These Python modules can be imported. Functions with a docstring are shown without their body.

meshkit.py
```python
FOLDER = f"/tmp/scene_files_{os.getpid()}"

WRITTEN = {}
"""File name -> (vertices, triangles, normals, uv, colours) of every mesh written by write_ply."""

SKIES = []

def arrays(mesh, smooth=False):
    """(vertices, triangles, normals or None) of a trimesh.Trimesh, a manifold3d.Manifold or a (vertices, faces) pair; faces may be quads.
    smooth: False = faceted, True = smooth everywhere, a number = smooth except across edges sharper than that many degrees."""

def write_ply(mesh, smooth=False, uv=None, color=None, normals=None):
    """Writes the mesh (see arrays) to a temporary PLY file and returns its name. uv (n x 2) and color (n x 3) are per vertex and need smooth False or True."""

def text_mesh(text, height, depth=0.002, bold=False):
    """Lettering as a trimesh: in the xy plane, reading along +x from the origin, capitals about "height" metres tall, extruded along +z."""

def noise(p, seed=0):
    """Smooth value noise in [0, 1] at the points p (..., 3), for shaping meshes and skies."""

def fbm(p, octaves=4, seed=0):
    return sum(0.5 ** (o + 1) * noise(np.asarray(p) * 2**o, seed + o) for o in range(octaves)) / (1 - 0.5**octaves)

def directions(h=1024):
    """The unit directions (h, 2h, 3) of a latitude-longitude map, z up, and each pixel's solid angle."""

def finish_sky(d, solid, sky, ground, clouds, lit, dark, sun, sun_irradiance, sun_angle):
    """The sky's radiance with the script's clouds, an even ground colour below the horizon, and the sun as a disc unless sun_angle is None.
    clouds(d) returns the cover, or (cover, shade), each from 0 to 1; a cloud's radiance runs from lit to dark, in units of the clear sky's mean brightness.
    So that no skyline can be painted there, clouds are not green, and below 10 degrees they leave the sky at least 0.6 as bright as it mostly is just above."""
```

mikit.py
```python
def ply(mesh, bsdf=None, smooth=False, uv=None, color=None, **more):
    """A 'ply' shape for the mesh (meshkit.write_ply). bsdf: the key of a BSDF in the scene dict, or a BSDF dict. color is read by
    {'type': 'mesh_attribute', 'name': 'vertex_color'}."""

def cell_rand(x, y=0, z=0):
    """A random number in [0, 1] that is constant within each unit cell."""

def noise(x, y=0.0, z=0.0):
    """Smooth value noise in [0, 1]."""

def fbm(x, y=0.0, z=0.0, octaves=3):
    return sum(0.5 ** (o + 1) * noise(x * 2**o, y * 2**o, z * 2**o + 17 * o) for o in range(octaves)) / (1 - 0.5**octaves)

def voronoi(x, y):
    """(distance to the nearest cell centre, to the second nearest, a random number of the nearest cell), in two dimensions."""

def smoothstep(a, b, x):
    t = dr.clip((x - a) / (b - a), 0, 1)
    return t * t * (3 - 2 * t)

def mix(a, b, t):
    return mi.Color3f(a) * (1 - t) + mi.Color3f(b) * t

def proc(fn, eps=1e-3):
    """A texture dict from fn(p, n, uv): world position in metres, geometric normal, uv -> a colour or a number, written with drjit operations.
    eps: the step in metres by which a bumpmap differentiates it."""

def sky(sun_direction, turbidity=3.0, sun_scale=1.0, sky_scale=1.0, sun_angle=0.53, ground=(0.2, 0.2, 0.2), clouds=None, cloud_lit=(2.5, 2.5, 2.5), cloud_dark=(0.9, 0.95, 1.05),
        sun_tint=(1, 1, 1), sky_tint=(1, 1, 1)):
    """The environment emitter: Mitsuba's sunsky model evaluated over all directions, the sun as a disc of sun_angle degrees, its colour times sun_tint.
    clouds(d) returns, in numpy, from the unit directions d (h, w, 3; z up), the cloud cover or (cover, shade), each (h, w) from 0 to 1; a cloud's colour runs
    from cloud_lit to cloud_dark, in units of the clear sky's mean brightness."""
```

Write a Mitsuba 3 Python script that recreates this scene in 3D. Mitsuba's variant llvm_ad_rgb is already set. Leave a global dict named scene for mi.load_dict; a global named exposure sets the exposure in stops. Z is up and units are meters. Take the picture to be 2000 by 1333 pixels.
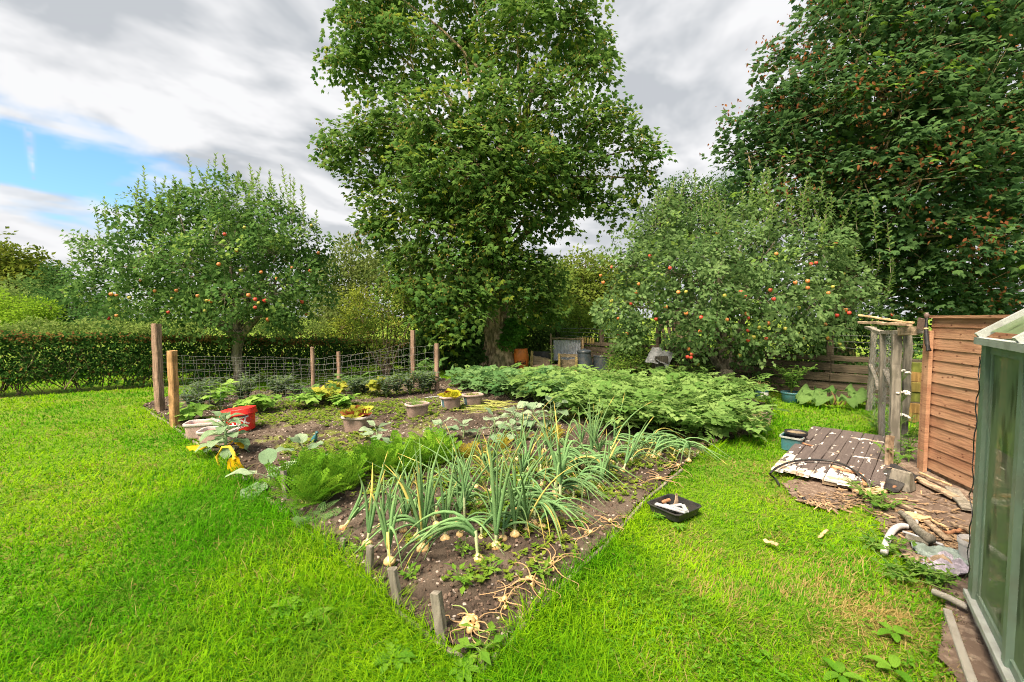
import math, numpy as np, trimesh, mitsuba as mi, drjit as dr, mikit, meshkit
import shapely
from shapely.geometry import Polygon, LineString
from mikit import proc, noise, fbm, voronoi, smoothstep, mix
T4 = mi.ScalarTransform4f
V = np.array

# ------------------------------------------------------------------ camera, sky, exposure
scene, labels = {}, {}
PITCH = math.atan(45 / 850)
scene['camera'] = {'type': 'perspective', 'fov': 2 * math.degrees(math.atan(1000 / 850)), 'fov_axis': 'x', 'near_clip': 0.05, 'far_clip': 3000.0,
                   'to_world': T4().look_at(origin=[0, 0, 1.6], target=[0, math.cos(PITCH), 1.6 - math.sin(PITCH)], up=[0, 0, 1])}
exposure = 3.4
SUN = (-0.35, -0.45, 0.85)


def clouds(d):
    x, y, z = d[..., 0], d[..., 1], d[..., 2]
    az = np.degrees(np.arctan2(x, y))
    el = np.degrees(np.arcsin(np.clip(z, -1, 1)))
    w = 1 / (z + 0.22)
    u, v = x * w, y * w
    # streets of stratocumulus drawn out along one wind direction
    a, b = u * 0.75 + v * 0.66, -u * 0.66 + v * 0.75
    wob = meshkit.fbm(np.stack([a * 1.3, b * 1.3, 0 * a + 4], -1), 3, 21) - .5
    a, b = a + .5 * wob, b + .4 * wob
    q = np.stack([a * 2.5 + 3.1, b * 3.1 + 1.7, 0 * a], -1)
    q = q + .35 * (np.stack([meshkit.fbm(q * 2.2 + 5 * k, 4, 40 + k) for k in range(3)], -1) - .5)
    big = meshkit.fbm(q, 7, 3)
    fine = meshkit.fbm(np.stack([a * 6 + 9, b * 8.0, 0 * a + 2], -1), 6, 8)
    n = 0.55 * big + 0.45 * fine
    shade = np.clip((n - 0.385) / 0.21, 0, 1)
    # a break in the cloud low in the west, crossed by wisps
    hole = np.exp(-((az + 50) / 17.0) ** 2 - ((el - 13.5) / 5.0) ** 2) * 1.75 + 1.3 * (fine - 0.5)
    wisp = meshkit.fbm(np.stack([az * 0.07 + .25 * np.sin(el), el * 0.62 + az * .03, 0 * az], -1), 6, 5)
    cover = 1 - np.clip((hole - 0.5) / 0.75, 0, 1) * np.clip(1.15 - 1.35 * np.clip(wisp - 0.36, 0, 1) / 0.3, 0.05, 1)
    # a short contrail in that break
    t = (el - 12) / 6.0
    trail = np.exp(-((az + 47.3 + .04 * (el - 15)) / (0.10 + 0.28 * np.clip(t, 0, 1))) ** 2) * ((t > 0) & (t < 1))
    cover = np.maximum(cover, 0.6 * trail * np.clip(2.2 * meshkit.fbm(np.stack([az * 3, el * 2.5, 0 * az], -1), 3, 6) - .3, 0, 1))
    shade = shade * (0.55 + 0.45 * np.clip((el - 3) / 10, 0, 1))
    return cover, shade


scene['sky'] = mikit.sky(SUN, turbidity=3, sun_scale=0.72, sun_angle=26, clouds=clouds, cloud_lit=(1.60, 1.60, 1.62), cloud_dark=(0.96, 1.01, 1.07), sky_tint=(0.56, 0.68, 0.70), ground=(0.08, 0.11, 0.04))

# ------------------------------------------------------------------ materials
GRAD = [((.115, .25, .095), (.58, .46, .12)), ((.47, .26, .085), (.68, .53, .27)), ((.33, .12, .06), (.52, .33, .18)), ((.50, .16, .06), (.56, .05, .035)), ((.46, .30, .08), (.56, .18, .055)), ((.30, .34, .06), (.38, .34, .06)), ((.74, .40, .015), (.78, .52, .04))]


def tint(uv):
    """the colour that a vertex carries in its uv: u packs red and green (and a grain code), v is blue; negative u runs between the two colours of a GRAD row"""
    k = dr.floor(uv.x)
    ax = dr.floor(k / 262144)
    k = k - ax * 262144
    g = dr.floor(k / 512)
    flat = mi.Color3f(dr.square((k - g * 512) / 511), dr.square(g / 511), uv.y)
    m = -uv.x - 1
    row = dr.floor(m)
    t = dr.clip((m - row - .01) / .98, 0, 1)
    c = mi.Color3f(0)
    for i, (a, b) in enumerate(GRAD):
        c = dr.select(dr.abs(row - i) < .5, mix(a, b, t), c)
    return dr.select(uv.x < 0, c * uv.y, flat)


def pack(col, ax=0):
    c = np.clip(np.asarray(col, float), 0, 1)
    r, g = np.round(np.sqrt(c[:, 0]) * 511), np.round(np.sqrt(c[:, 1]) * 511)
    return np.stack([ax * 262144 + g * 512 + r + .5, c[:, 2]], -1)


def grad(row, t, v=1.0):
    t = np.asarray(t, float)
    return np.stack([-1 - row - .01 - .98 * np.clip(t, 0, 1), np.broadcast_to(v, t.shape)], -1)


def rgb(*c):
    return {'type': 'rgb', 'value': list(c)}


def solid(c, rough=0.6, spec=0.4, **k):
    return {'type': 'twosided', 'b': {'type': 'principled', 'base_color': c if isinstance(c, dict) else rgb(*c), 'roughness': rough, 'specular': spec, **k}}


def bump(b, fn, scale, eps=2e-3):
    return {'type': 'twosided', 'b': {'type': 'bumpmap', 'tex': proc(fn, eps), 'scale': scale, 'n': b['b']}}


TINT = proc(lambda p, n, uv: tint(uv))
scene['leaf'] = {'type': 'principledthin', 'base_color': TINT, 'roughness': .55, 'diff_trans': .9, 'eta': 1.4}
scene['grass_blade'] = {'type': 'principledthin', 'base_color': TINT, 'roughness': .6, 'diff_trans': 1.0, 'eta': 1.4}
scene['vertex_matt'] = solid(TINT, 0.8, 0.25)
scene['vertex_gloss'] = solid(TINT, 0.38, 0.5)


def grain(p, uv):
    ax = dr.floor(dr.floor(uv.x) / 262144)
    fx = dr.select(ax < .5, 55., dr.select(ax < 1.5, 7., 30.))
    fz = dr.select(ax < .5, 5., dr.select(ax < 1.5, 60., 30.))
    return fbm(p.x * fx, p.y * fx, p.z * fz, 3)


def wood_col(p, n, uv):
    c = tint(uv)
    g = smoothstep(0.3, 0.7, grain(p, uv))
    h = smoothstep(0.5, 0.75, fbm(p.x * 7 + 3, p.y * 7, p.z * 7, 3))
    return mix(c * (1.12 - .5 * g), c * mi.Color3f(.45, .48, .42), .6 * h)


scene['wood'] = bump(solid(proc(wood_col), 0.85, 0.2), lambda p, n, uv: grain(p, uv), 0.004)


def grime_col(p, n, uv):
    c = tint(uv)
    return mix(c, c * .62 + mi.Color3f(.045, .04, .03), .75 * smoothstep(.42, .72, fbm(p.x * 13, p.y * 13, p.z * 10, 4)))


scene['grime'] = solid(proc(grime_col), .42, .45)


def bark_col(p, n, uv):
    c = tint(uv)
    g = fbm(p.x * 18, p.y * 18, p.z * 5, 4)
    h = fbm(p.x * 4 + 1, p.y * 4, p.z * 3, 3)
    return mix(c * (1.3 - .9 * smoothstep(.35, .65, g)), mi.Color3f(.13, .135, .06), .5 * smoothstep(.52, .7, h))


scene['bark'] = bump(solid(proc(bark_col), .9, .15), lambda p, n, uv: fbm(p.x * 26, p.y * 26, p.z * 6, 4), .03)

# colour (and grain code: 0 upright, 1 lying, 2 any way) of each named stuff
MAT = {}
for k_, c_, a_ in (('post_wood', (.30, .205, .15), 0), ('post_wood_warm', (.43, .255, .12), 0), ('grey_wood', (.20, .185, .155), 0), ('fence_wood', (.088, .072, .05), 1), ('edge_wood', (.23, .20, .17), 1), ('litter_wood', (.32, .24, .165), 2), ('pale_wood', (.55, .38, .21), 2), ('box_wood', (.27, .215, .145), 1),
                   ('cloth_green', (.25, .31, .29), 2), ('cloth_lilac', (.42, .38, .46), 2), ('rust_wood', (.40, .20, .11), 2)):
    MAT[k_] = ('wood', c_, a_)
for k_, c_ in (('tin', (.52, .54, .57)), ('red_plastic', (.62, .018, .014)), ('tub_plastic', (.27, .195, .17)), ('tub_rim_plastic', (.45, .35, .32)), ('white_rim_plastic', (.56, .52, .50)), ('pink_plastic', (.52, .36, .34)), ('black_plastic', (.022, .023, .026)), ('bin_plastic', (.035, .05, .062)), ('teal_plastic', (.045, .16, .19)),
               ('white_plastic', (.55, .53, .54)), ('grey_slat', (.40, .42, .46)), ('orange_woven', (.82, .23, .04)), ('rust', (.15, .10, .085)), ('ink', (.05, .025, .02)), ('white_print', (.78, .78, .78)), ('photo_print', (.07, .15, .20)), ('frame_paint', (.13, .19, .15)), ('alu', (.33, .36, .35)), ('stone_base', (.29, .28, .25)), ('wire', (.27, .28, .275)), ('net_wire', (.15, .16, .155))):
    MAT[k_] = ('grime', c_, 0)
for k_, c_ in (('bark_sycamore', (.46, .34, .22)), ('bark_apple', (.26, .23, .18)), ('bark_dark', (.20, .15, .11))):
    MAT[k_] = ('bark', c_, 0)


def panel_col(p, n, uv):
    g = fbm(p.x * 9, p.y * 9, p.z * 110, 3)
    h = fbm(p.x * 3 + 5, p.y * 3, p.z * 9, 3)
    band = mikit.cell_rand(dr.floor(p.z / 0.112 + 0.05), 3, 5)
    kd, _, kr = voronoi((p.x + p.y) * 5.5 + band * 13, p.z / 0.112 * 1.1)
    knot = (1 - smoothstep(0.05, 0.12, kd)) * dr.select(kr > 0.55, 1.0, 0.0)
    c = mix((0.40, 0.22, 0.13), (0.27, 0.14, 0.085), smoothstep(0.3, 0.7, g))
    c = mix(c, (0.45, 0.28, 0.175), 0.6 * band)
    c = mix(c, (0.25, 0.12, 0.07), 0.55 * smoothstep(0.5, 0.72, h))
    return mix(c, (0.12, 0.05, 0.03), 0.85 * knot)


scene['panel_wood'] = bump(solid(proc(panel_col), 0.75, 0.25), lambda p, n, uv: fbm(p.x * 9, p.y * 9, p.z * 110, 3), 0.003)

DO, DU, DW = V([2.62, 4.33]), V([0.70, 0.714]), V([0.714, -0.70])   # the fallen door: near left corner, along, across


def door_col(p, n, uv):
    s = (p.x - DO[0]) * DU[0] + (p.y - DO[1]) * DU[1]
    t = (p.x - DO[0]) * DW[0] + (p.y - DO[1]) * DW[1]
    g = fbm(s * 3, t * 55, 1.0, 4)
    c = mix((0.075, 0.06, 0.058), (0.115, 0.095, 0.09), g)
    f = fbm(s * 9 + 4, t * 26, 2.0, 4)
    bare = mikit.cell_rand(dr.floor(t / 0.108), 9, 4)
    edge = 1 - smoothstep(0.10, 0.75, s + 0.4 * (bare - 0.5) + 0.3 * t)
    m = smoothstep(0.72 - 0.38 * edge, 0.75 - 0.38 * edge, f)
    r1 = dr.maximum(1 - dr.abs(s - 0.92 - 0.03 * fbm(t * 6, 1)) / 0.028, 1 - dr.abs(s - 1.70 - 0.03 * fbm(t * 6, 3)) / 0.028)
    m = dr.maximum(m, smoothstep(0.1, 0.4, r1) * smoothstep(0.42, 0.5, fbm(s * 8, t * 8, 7)) * smoothstep(0.3, 0.5, t))
    pale = mix((0.62, 0.60, 0.57), (0.42, 0.31, 0.22), smoothstep(0.45, 0.62, fbm(s * 12, t * 12, 5)))
    return mix(c, pale, m)


scene['door_wood'] = bump(solid(proc(door_col), 0.6, 0.35), lambda p, n, uv: fbm(p.x * 30, p.y * 30, p.z * 30, 3), 0.004)


def soil_col(p, n, uv):
    a = fbm(p.x * 2.2, p.y * 2.2, 1, 3)
    b = fbm(p.x * 28, p.y * 28, p.z * 28, 3)
    c = mix((0.030, 0.023, 0.018), (0.074, 0.057, 0.044), b)
    c = mix(c, (0.14, 0.112, 0.088), 0.5 * smoothstep(0.45, 0.7, a))
    moss = smoothstep(0.56, 0.66, fbm(p.x * 1.6 + 7, p.y * 1.6 + 2, 3, 4)) * smoothstep(0.4, 0.6, fbm(p.x * 14, p.y * 14, 4, 3))
    c = mix(c, (0.13, 0.16, 0.03), 0.7 * moss * smoothstep(4.0, 5.2, p.y))
    d, _, r = voronoi(p.x * 26, p.y * 26)
    return mix(c, mix((0.24, 0.19, 0.16), (0.36, 0.31, 0.27), r), dr.select(r > 0.86, 1.0, 0.0) * (1 - smoothstep(0.2, 0.3, d)))


scene['soil'] = bump(solid(proc(soil_col), 0.95, 0.15), lambda p, n, uv: fbm(p.x * 40, p.y * 40, p.z * 40, 3), 0.02)
scene['dirt'] = bump(solid(proc(lambda p, n, uv: mix(mix((0.15, 0.11, 0.085), (0.085, 0.062, 0.05), fbm(p.x * 5, p.y * 5, 1, 4)), (0.24, 0.19, 0.15), 0.6 * smoothstep(0.5, 0.75, fbm(p.x * 33, p.y * 33, 2, 3)))), 0.95, 0.15),
                     lambda p, n, uv: fbm(p.x * 45, p.y * 45, p.z * 45, 3), 0.01)
scene['turf'] = solid(proc(lambda p, n, uv: mix(mix((0.07, 0.13, 0.012), (0.12, 0.12, 0.03), smoothstep(0.35, 0.7, fbm(p.x * 3, p.y * 3, 1, 4))), (0.09, 0.16, 0.015), smoothstep(0.4, 0.6, fbm(p.x * 20, p.y * 20, 2, 3)))), 0.95, 0.1)


def algae(p, n, uv):
    g = fbm(p.x * 5, p.y * 5, p.z * 2.2, 4)
    return mix(mix((0.12, 0.20, 0.10), (0.25, 0.31, 0.18), g), (0.07, 0.10, 0.05), smoothstep(0.5, 0.75, fbm(p.x * 12, p.y * 12, p.z * 4, 3)))


scene['dirty_pane'] = {'type': 'blendbsdf', 'weight': proc(lambda p, n, uv: 0.72 + 0.2 * smoothstep(0.3, 0.7, fbm(p.x * 8, p.y * 8, p.z * 3.2 + 3, 4)) ),
                       'a': {'type': 'thindielectric'}, 'c': {'type': 'principledthin', 'base_color': proc(algae), 'roughness': 0.7, 'diff_trans': 0.8}}

# ------------------------------------------------------------------ naming


def uniq(k):
    if k not in USED:
        USED.add(k)
        return k
    i = CNT.get(k, 0)
    while True:
        i += 1
        q = '%s_%03d' % (k, i)
        if q not in USED:
            CNT[k] = i
            USED.add(q)
            return q


USED, CNT = set(), {}


def thing(name, label, cat, group=None, kind=None):
    k = uniq(name)
    labels[k] = {'label': label, 'category': cat}
    if group:
        labels[k]['group'] = group
    if kind:
        labels[k]['kind'] = kind
    return k


def put(key, mesh, m, smooth=False, col=None, uv=None):
    n = len(mesh[0] if isinstance(mesh, tuple) else mesh.vertices) if mesh is not None else 0
    if n == 0:
        return key
    ax = 0
    if m in MAT:
        m, c0, ax = MAT[m]
        col = c0 if col is None else col
    if col is not None:
        uv = pack(np.broadcast_to(np.asarray(col, float), (n, 3)), ax)
    scene[key] = mikit.ply(mesh, m, smooth=smooth, uv=uv)
    return key


def part(parent, name, mesh, m, smooth=False, col=None, label=None, kind=None, uv=None):
    k = uniq(parent + '__' + name)
    put(k, mesh, m, smooth, col, uv)
    d = {}
    if label:
        d['label'] = label
    if kind:
        d['kind'] = kind
    if d:
        labels[k] = d
    return k


def single(name, mesh, m, label, cat, group=None, smooth=False, col=None):
    return put(thing(name, label, cat, group), mesh, m, smooth, col)


# ------------------------------------------------------------------ mesh helpers
def nrm(a):
    a = np.asarray(a, float)
    return a / np.maximum(np.linalg.norm(a, axis=-1, keepdims=True), 1e-9)


def cat(ms):
    ms = [m for m in ms if m is not None]
    ms = [(np.asarray(m.vertices), np.asarray(m.faces)) if hasattr(m, 'vertices') else m for m in ms]
    o, vs, fs = 0, [], []
    for v, f in ms:
        vs.append(v)
        fs.append(f + o)
        o += len(v)
    return np.vstack(vs), np.vstack(fs)


_box = trimesh.convex.convex_hull(V([[sx * (1 - .5 * (k == 0)), sy * (1 - .5 * (k == 1)), sz * (1 - .5 * (k == 2))] for sx in (-1, 1) for sy in (-1, 1) for sz in (-1, 1) for k in range(3)]))
BXV, BXF = np.asarray(_box.vertices), np.asarray(_box.faces)
BXS = np.sign(BXV)
BXI = (np.abs(BXV) < 0.9)


def cbox(sx, sy, sz, ch=0.004):
    """a box of full size sx, sy, sz with chamfered edges, centred"""
    h = V([sx, sy, sz]) / 2
    return BXS * (h - BXI * min(ch, h.min() * .6)), BXF.copy()


def frame(d, up=(0, 0, 1)):
    d = nrm(d)
    y = np.cross(up, d)
    if np.linalg.norm(y) < 1e-6:
        y = V([0, 1., 0])
    y = nrm(y)
    return np.stack([d, y, np.cross(d, y)], 1)


def beam(p0, p1, w, h, ch=0.004, up=(0, 0, 1)):
    """a bar from p0 to p1, w wide, h thick (along up)"""
    p0, p1 = V(p0, float), V(p1, float)
    v, f = cbox(np.linalg.norm(p1 - p0), w, h, ch)
    return v @ frame(p1 - p0, up).T + (p0 + p1) / 2, f


def tube(pts, rad, sides=6, caps=True):
    p = np.asarray(pts, float)
    r = np.broadcast_to(np.asarray(rad, float), (len(p),))
    t = nrm(np.gradient(p, axis=0))
    a = np.cross(t, [0.13, 0.21, 0.97])
    bad = np.linalg.norm(a, axis=1) < 0.1
    a[bad] = np.cross(t[bad], [1, 0, 0.])
    a = nrm(a)
    b = np.cross(t, a)
    an = np.arange(sides) * 2 * np.pi / sides
    v = (p[:, None] + r[:, None, None] * (np.cos(an)[None, :, None] * a[:, None] + np.sin(an)[None, :, None] * b[:, None])).reshape(-1, 3)
    i, j = np.meshgrid(np.arange(len(p) - 1), np.arange(sides), indexing='ij')
    q = np.stack([i * sides + j, i * sides + (j + 1) % sides, (i + 1) * sides + (j + 1) % sides, (i + 1) * sides + j], -1).reshape(-1, 4)
    f = np.vstack([q[:, [0, 1, 2]], q[:, [0, 2, 3]]])
    if caps and sides > 3:
        n = len(v)
        v = np.vstack([v, p[:1], p[-1:]])
        k = np.arange(sides)
        f = np.vstack([f, np.stack([(k + 1) % sides, k, 0 * k + n], 1), np.stack([n - sides + k, n - sides + (k + 1) % sides, 0 * k + n + 1], 1)])
    return v, f


def segs(A, B, ra, rb, sides=3):
    """many straight tapered sticks at once"""
    A, B = np.asarray(A, float), np.asarray(B, float)
    n = len(A)
    t = nrm(B - A)
    a = np.cross(t, [0.31, 0.22, 0.92])
    a = nrm(a)
    b = np.cross(t, a)
    an = np.arange(sides) * 2 * np.pi / sides
    ring = np.cos(an)[None, :, None] * a[:, None] + np.sin(an)[None, :, None] * b[:, None]
    ra, rb = np.broadcast_to(ra, (n,)), np.broadcast_to(rb, (n,))
    v = np.concatenate([A[:, None] + ra[:, None, None] * ring, B[:, None] + rb[:, None, None] * ring], 1).reshape(-1, 3)
    k = np.arange(sides)
    f = np.vstack([np.stack([k, (k + 1) % sides, (k + 1) % sides + sides], 1), np.stack([k, (k + 1) % sides + sides, k + sides], 1)])
    return v, (f[None] + (np.arange(n) * 2 * sides)[:, None, None]).reshape(-1, 3)


def bez(p0, p1, p2, n):
    t = np.linspace(0, 1, n)[:, None]
    p0, p1, p2 = V(p0, float), V(p1, float), V(p2, float)
    return (1 - t) ** 2 * p0 + 2 * t * (1 - t) * p1 + t * t * p2


def scatter(tmp, pos, d, n, s, col=None, tcol=None, wid=None):
    """copies of a leaf template: position, direction of the tip, upper side, length"""
    tv, tf = tmp
    pos, d, n = np.asarray(pos, float), nrm(d), np.asarray(n, float)
    m, k = len(pos), len(tv)
    y = nrm(np.cross(n, d))
    z = np.cross(d, y)
    s = np.broadcast_to(np.asarray(s, float), (m,))
    w = s if wid is None else np.broadcast_to(np.asarray(wid, float), (m,))
    v = pos[:, None] + (s[:, None] * tv[None, :, 0])[..., None] * d[:, None] + (w[:, None] * tv[None, :, 1])[..., None] * y[:, None] + (s[:, None] * tv[None, :, 2])[..., None] * z[:, None]
    f = (tf[None] + (np.arange(m) * k)[:, None, None]).reshape(-1, 3)
    c = None
    if col is not None:
        c = np.repeat(np.broadcast_to(col, (m, 3)), k, 0)
        if tcol is not None:
            c = c * np.tile(tcol, (m, 1))
    return v.reshape(-1, 3), f, c


def joinc(parts):
    """[(v, f, c)] -> (v, f), c"""
    v, f = cat([(p[0], p[1]) for p in parts])
    return (v, f), np.vstack([p[2] for p in parts])


def tubec(pts, rad, sides, c):
    v, f = tube(pts, rad, sides)
    c = np.asarray(c, float)
    if c.ndim == 1:
        c = np.tile(c, (len(v), 1))
    else:
        cc = np.repeat(c, sides, 0)
        c = np.vstack([cc, c[:1], c[-1:]])[:len(v)] if len(v) > len(cc) else cc
    return v, f, c


LEAF = (V([[0, 0, 0], [.4, .27, .06], [.4, -.27, .06], [.5, 0, 0], [1, 0, -.12]]), V([[0, 2, 3], [0, 3, 1], [3, 2, 4], [3, 4, 1]]))
LEAF2 = (V([[0, 0, 0], [.45, .3, .07], [.45, -.3, .07], [1, 0, -.08]]), V([[0, 2, 3], [0, 3, 1]]))
ROUND = (V([[0, 0, 0], [.18, .3, .05], [.18, -.3, .05], [.6, .42, .02], [.6, -.42, .02], [.93, .2, -.05], [.93, -.2, -.05], [.5, 0, -.05], [1.02, 0, -.09]]),
         V([[7, 0, 2], [7, 2, 4], [7, 4, 6], [7, 6, 8], [7, 8, 5], [7, 5, 3], [7, 3, 1], [7, 1, 0]]))
_m3 = [(0, 0), (.08, -.42), (.55, -.5), (.55, -.18), (1, 0), (.55, .18), (.55, .5), (.08, .42)]
MAPLE_S = (V([[.36, 0, .04]] + [[x, y, -.3 * (x - .36) ** 2 - .45 * y * y] for x, y in _m3]), V([[0, 1 + (k + 1) % 8, 1 + k] for k in range(8)]))
_mo = [(0, 0), (.02, -.42), (.28, -.27), (.60, -.52), (.60, -.2), (1, 0), (.60, .2), (.60, .52), (.28, .27), (.02, .42)]
MAPLE = (V([[.36, 0, .03]] + [[x, y, -.22 * (x - .36) ** 2 - .35 * y * y] for x, y in _mo]), V([[0, 1 + (k + 1) % 10, 1 + k] for k in range(10)]))
BLADE = (V([[0, .5, 0], [0, -.5, 0], [.55, .36, -.06], [.55, -.36, -.06], [1, 0, -.3]]), V([[0, 1, 3], [0, 3, 2], [2, 3, 4]]))
BLADE_B = (V([[0, .5, 0], [0, -.5, 0], [.5, .4, -.16], [.5, -.4, -.16], [.8, 0, -.55]]), V([[0, 1, 3], [0, 3, 2], [2, 3, 4]]))


def lathe(prof, n=28, sx=1.0, sy=1.0, pw=2.0):
    """profile [(r, z)] turned, on a superellipse of exponent pw"""
    a = np.arange(n) * 2 * np.pi / n
    c, s = np.cos(a), np.sin(a)
    k = (np.abs(c) ** pw + np.abs(s) ** pw) ** (-1 / pw)
    ring = np.stack([c * k * sx, s * k * sy], 1)
    v = np.vstack([np.c_[ring * r, np.full(n, z)] for r, z in prof])
    m = len(prof)
    i, j = np.meshgrid(np.arange(m - 1), np.arange(n), indexing='ij')
    q = np.stack([i * n + j, i * n + (j + 1) % n, (i + 1) * n + (j + 1) % n, (i + 1) * n + j], -1).reshape(-1, 4)
    return v, np.vstack([q[:, [0, 1, 2]], q[:, [0, 2, 3]]])


def rz(m, deg, loc=(0, 0, 0)):
    a = math.radians(deg)
    R = V([[math.cos(a), -math.sin(a), 0], [math.sin(a), math.cos(a), 0], [0, 0, 1]])
    v, f = (np.asarray(m.vertices), np.asarray(m.faces)) if hasattr(m, 'vertices') else m
    return v @ R.T + V(loc, float), f


def rough(m, amp, fr, seed=0):
    """the mesh with its vertices pushed about by noise"""
    v, f = m
    o = np.stack([meshkit.fbm(v * fr + 11 * k, 3, seed + k) - .5 for k in range(3)], -1)
    return v + amp * o, f


def plank(p0, p1, w, h, rng, up=(0, 0, 1), warp=0.004, n=8, ch=0.004):
    """a board with uneven ends and a slight warp"""
    p0, p1 = V(p0, float), V(p1, float)
    L = np.linalg.norm(p1 - p0)
    sec = V([[-1, -1], [1, -1], [1, 1], [-1, 1]]) * [w / 2, h / 2]
    sec = np.vstack([[s * (1 - ch / (w / 2)), t] if k else [s, t * (1 - ch / (h / 2))] for s, t in sec for k in ((0, 1) if s * t > 0 else (1, 0))])
    xs = np.linspace(-L / 2, L / 2, n)
    wy, wz = rng.normal(0, warp, (2, n))
    v = np.vstack([np.c_[np.full(8, x), sec[:, 0] + a, sec[:, 1] + b] for x, a, b in zip(xs, wy, wz)])
    v[:8, 0] += rng.normal(0, 0.004, 8)
    v[-8:, 0] += rng.normal(0, 0.004, 8)
    i, j = np.meshgrid(np.arange(n - 1), np.arange(8), indexing='ij')
    q = np.stack([i * 8 + j, i * 8 + (j + 1) % 8, (i + 1) * 8 + (j + 1) % 8, (i + 1) * 8 + j], -1).reshape(-1, 4)
    k = np.arange(1, 7)
    e = np.stack([0 * k, k + 1, k], 1)
    f = np.vstack([q[:, [0, 1, 2]], q[:, [0, 2, 3]], e, e[:, ::-1] + (n - 1) * 8])
    return v @ frame(p1 - p0, up).T + (p0 + p1) / 2, f


def lerpc(a, b, t):
    return V(a) * (1 - t[:, None]) + V(b) * t[:, None]

# ------------------------------------------------------------------ ground
BED = Polygon([(-0.14,1.89), (-0.68,2.34), (-1.02,2.71), (-1.84,3.47), (-3.17,4.73), (-4.92,6.30), (-6.67,7.78), (-6.86,8.63), (-2.6,11.3), (-1.2,11.1), (0.0,11.3), (1.6,11.2), (3.6,10.3), (4.7,9.2), (4.6,7.6), (3.6,6.0),
               (2.53,5.36), (1.80,4.56), (1.18,3.77), (0.65,2.99), (0.31,2.55), (0.03,2.14)])
DIRT = Polygon([(2.58,4.07), (3.17,4.41), (4.97,5.63), (5.54,5.88), (4.9,5.0), (4.7,2.6), (3.0,1.0), (2.0,0.55), (1.75,1.1), (2.00,1.96), (2.44,2.36), (2.56,2.68), (2.69,3.02), (3.04,3.67), (2.65,3.49), (2.47,3.67)])
DIRT2 = Polygon([(1.75,1.1), (2.00,1.96), (2.34,2.27), (2.56,2.36), (2.6,2.2), (1.9,1.0)])


def inside(poly, x, y):
    return shapely.contains_xy(poly, x, y)


def gnoise(x, y, f, s, o=4):
    return meshkit.fbm(np.stack([x * f, y * f, 0 * x + .5], -1), o, s)


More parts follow.
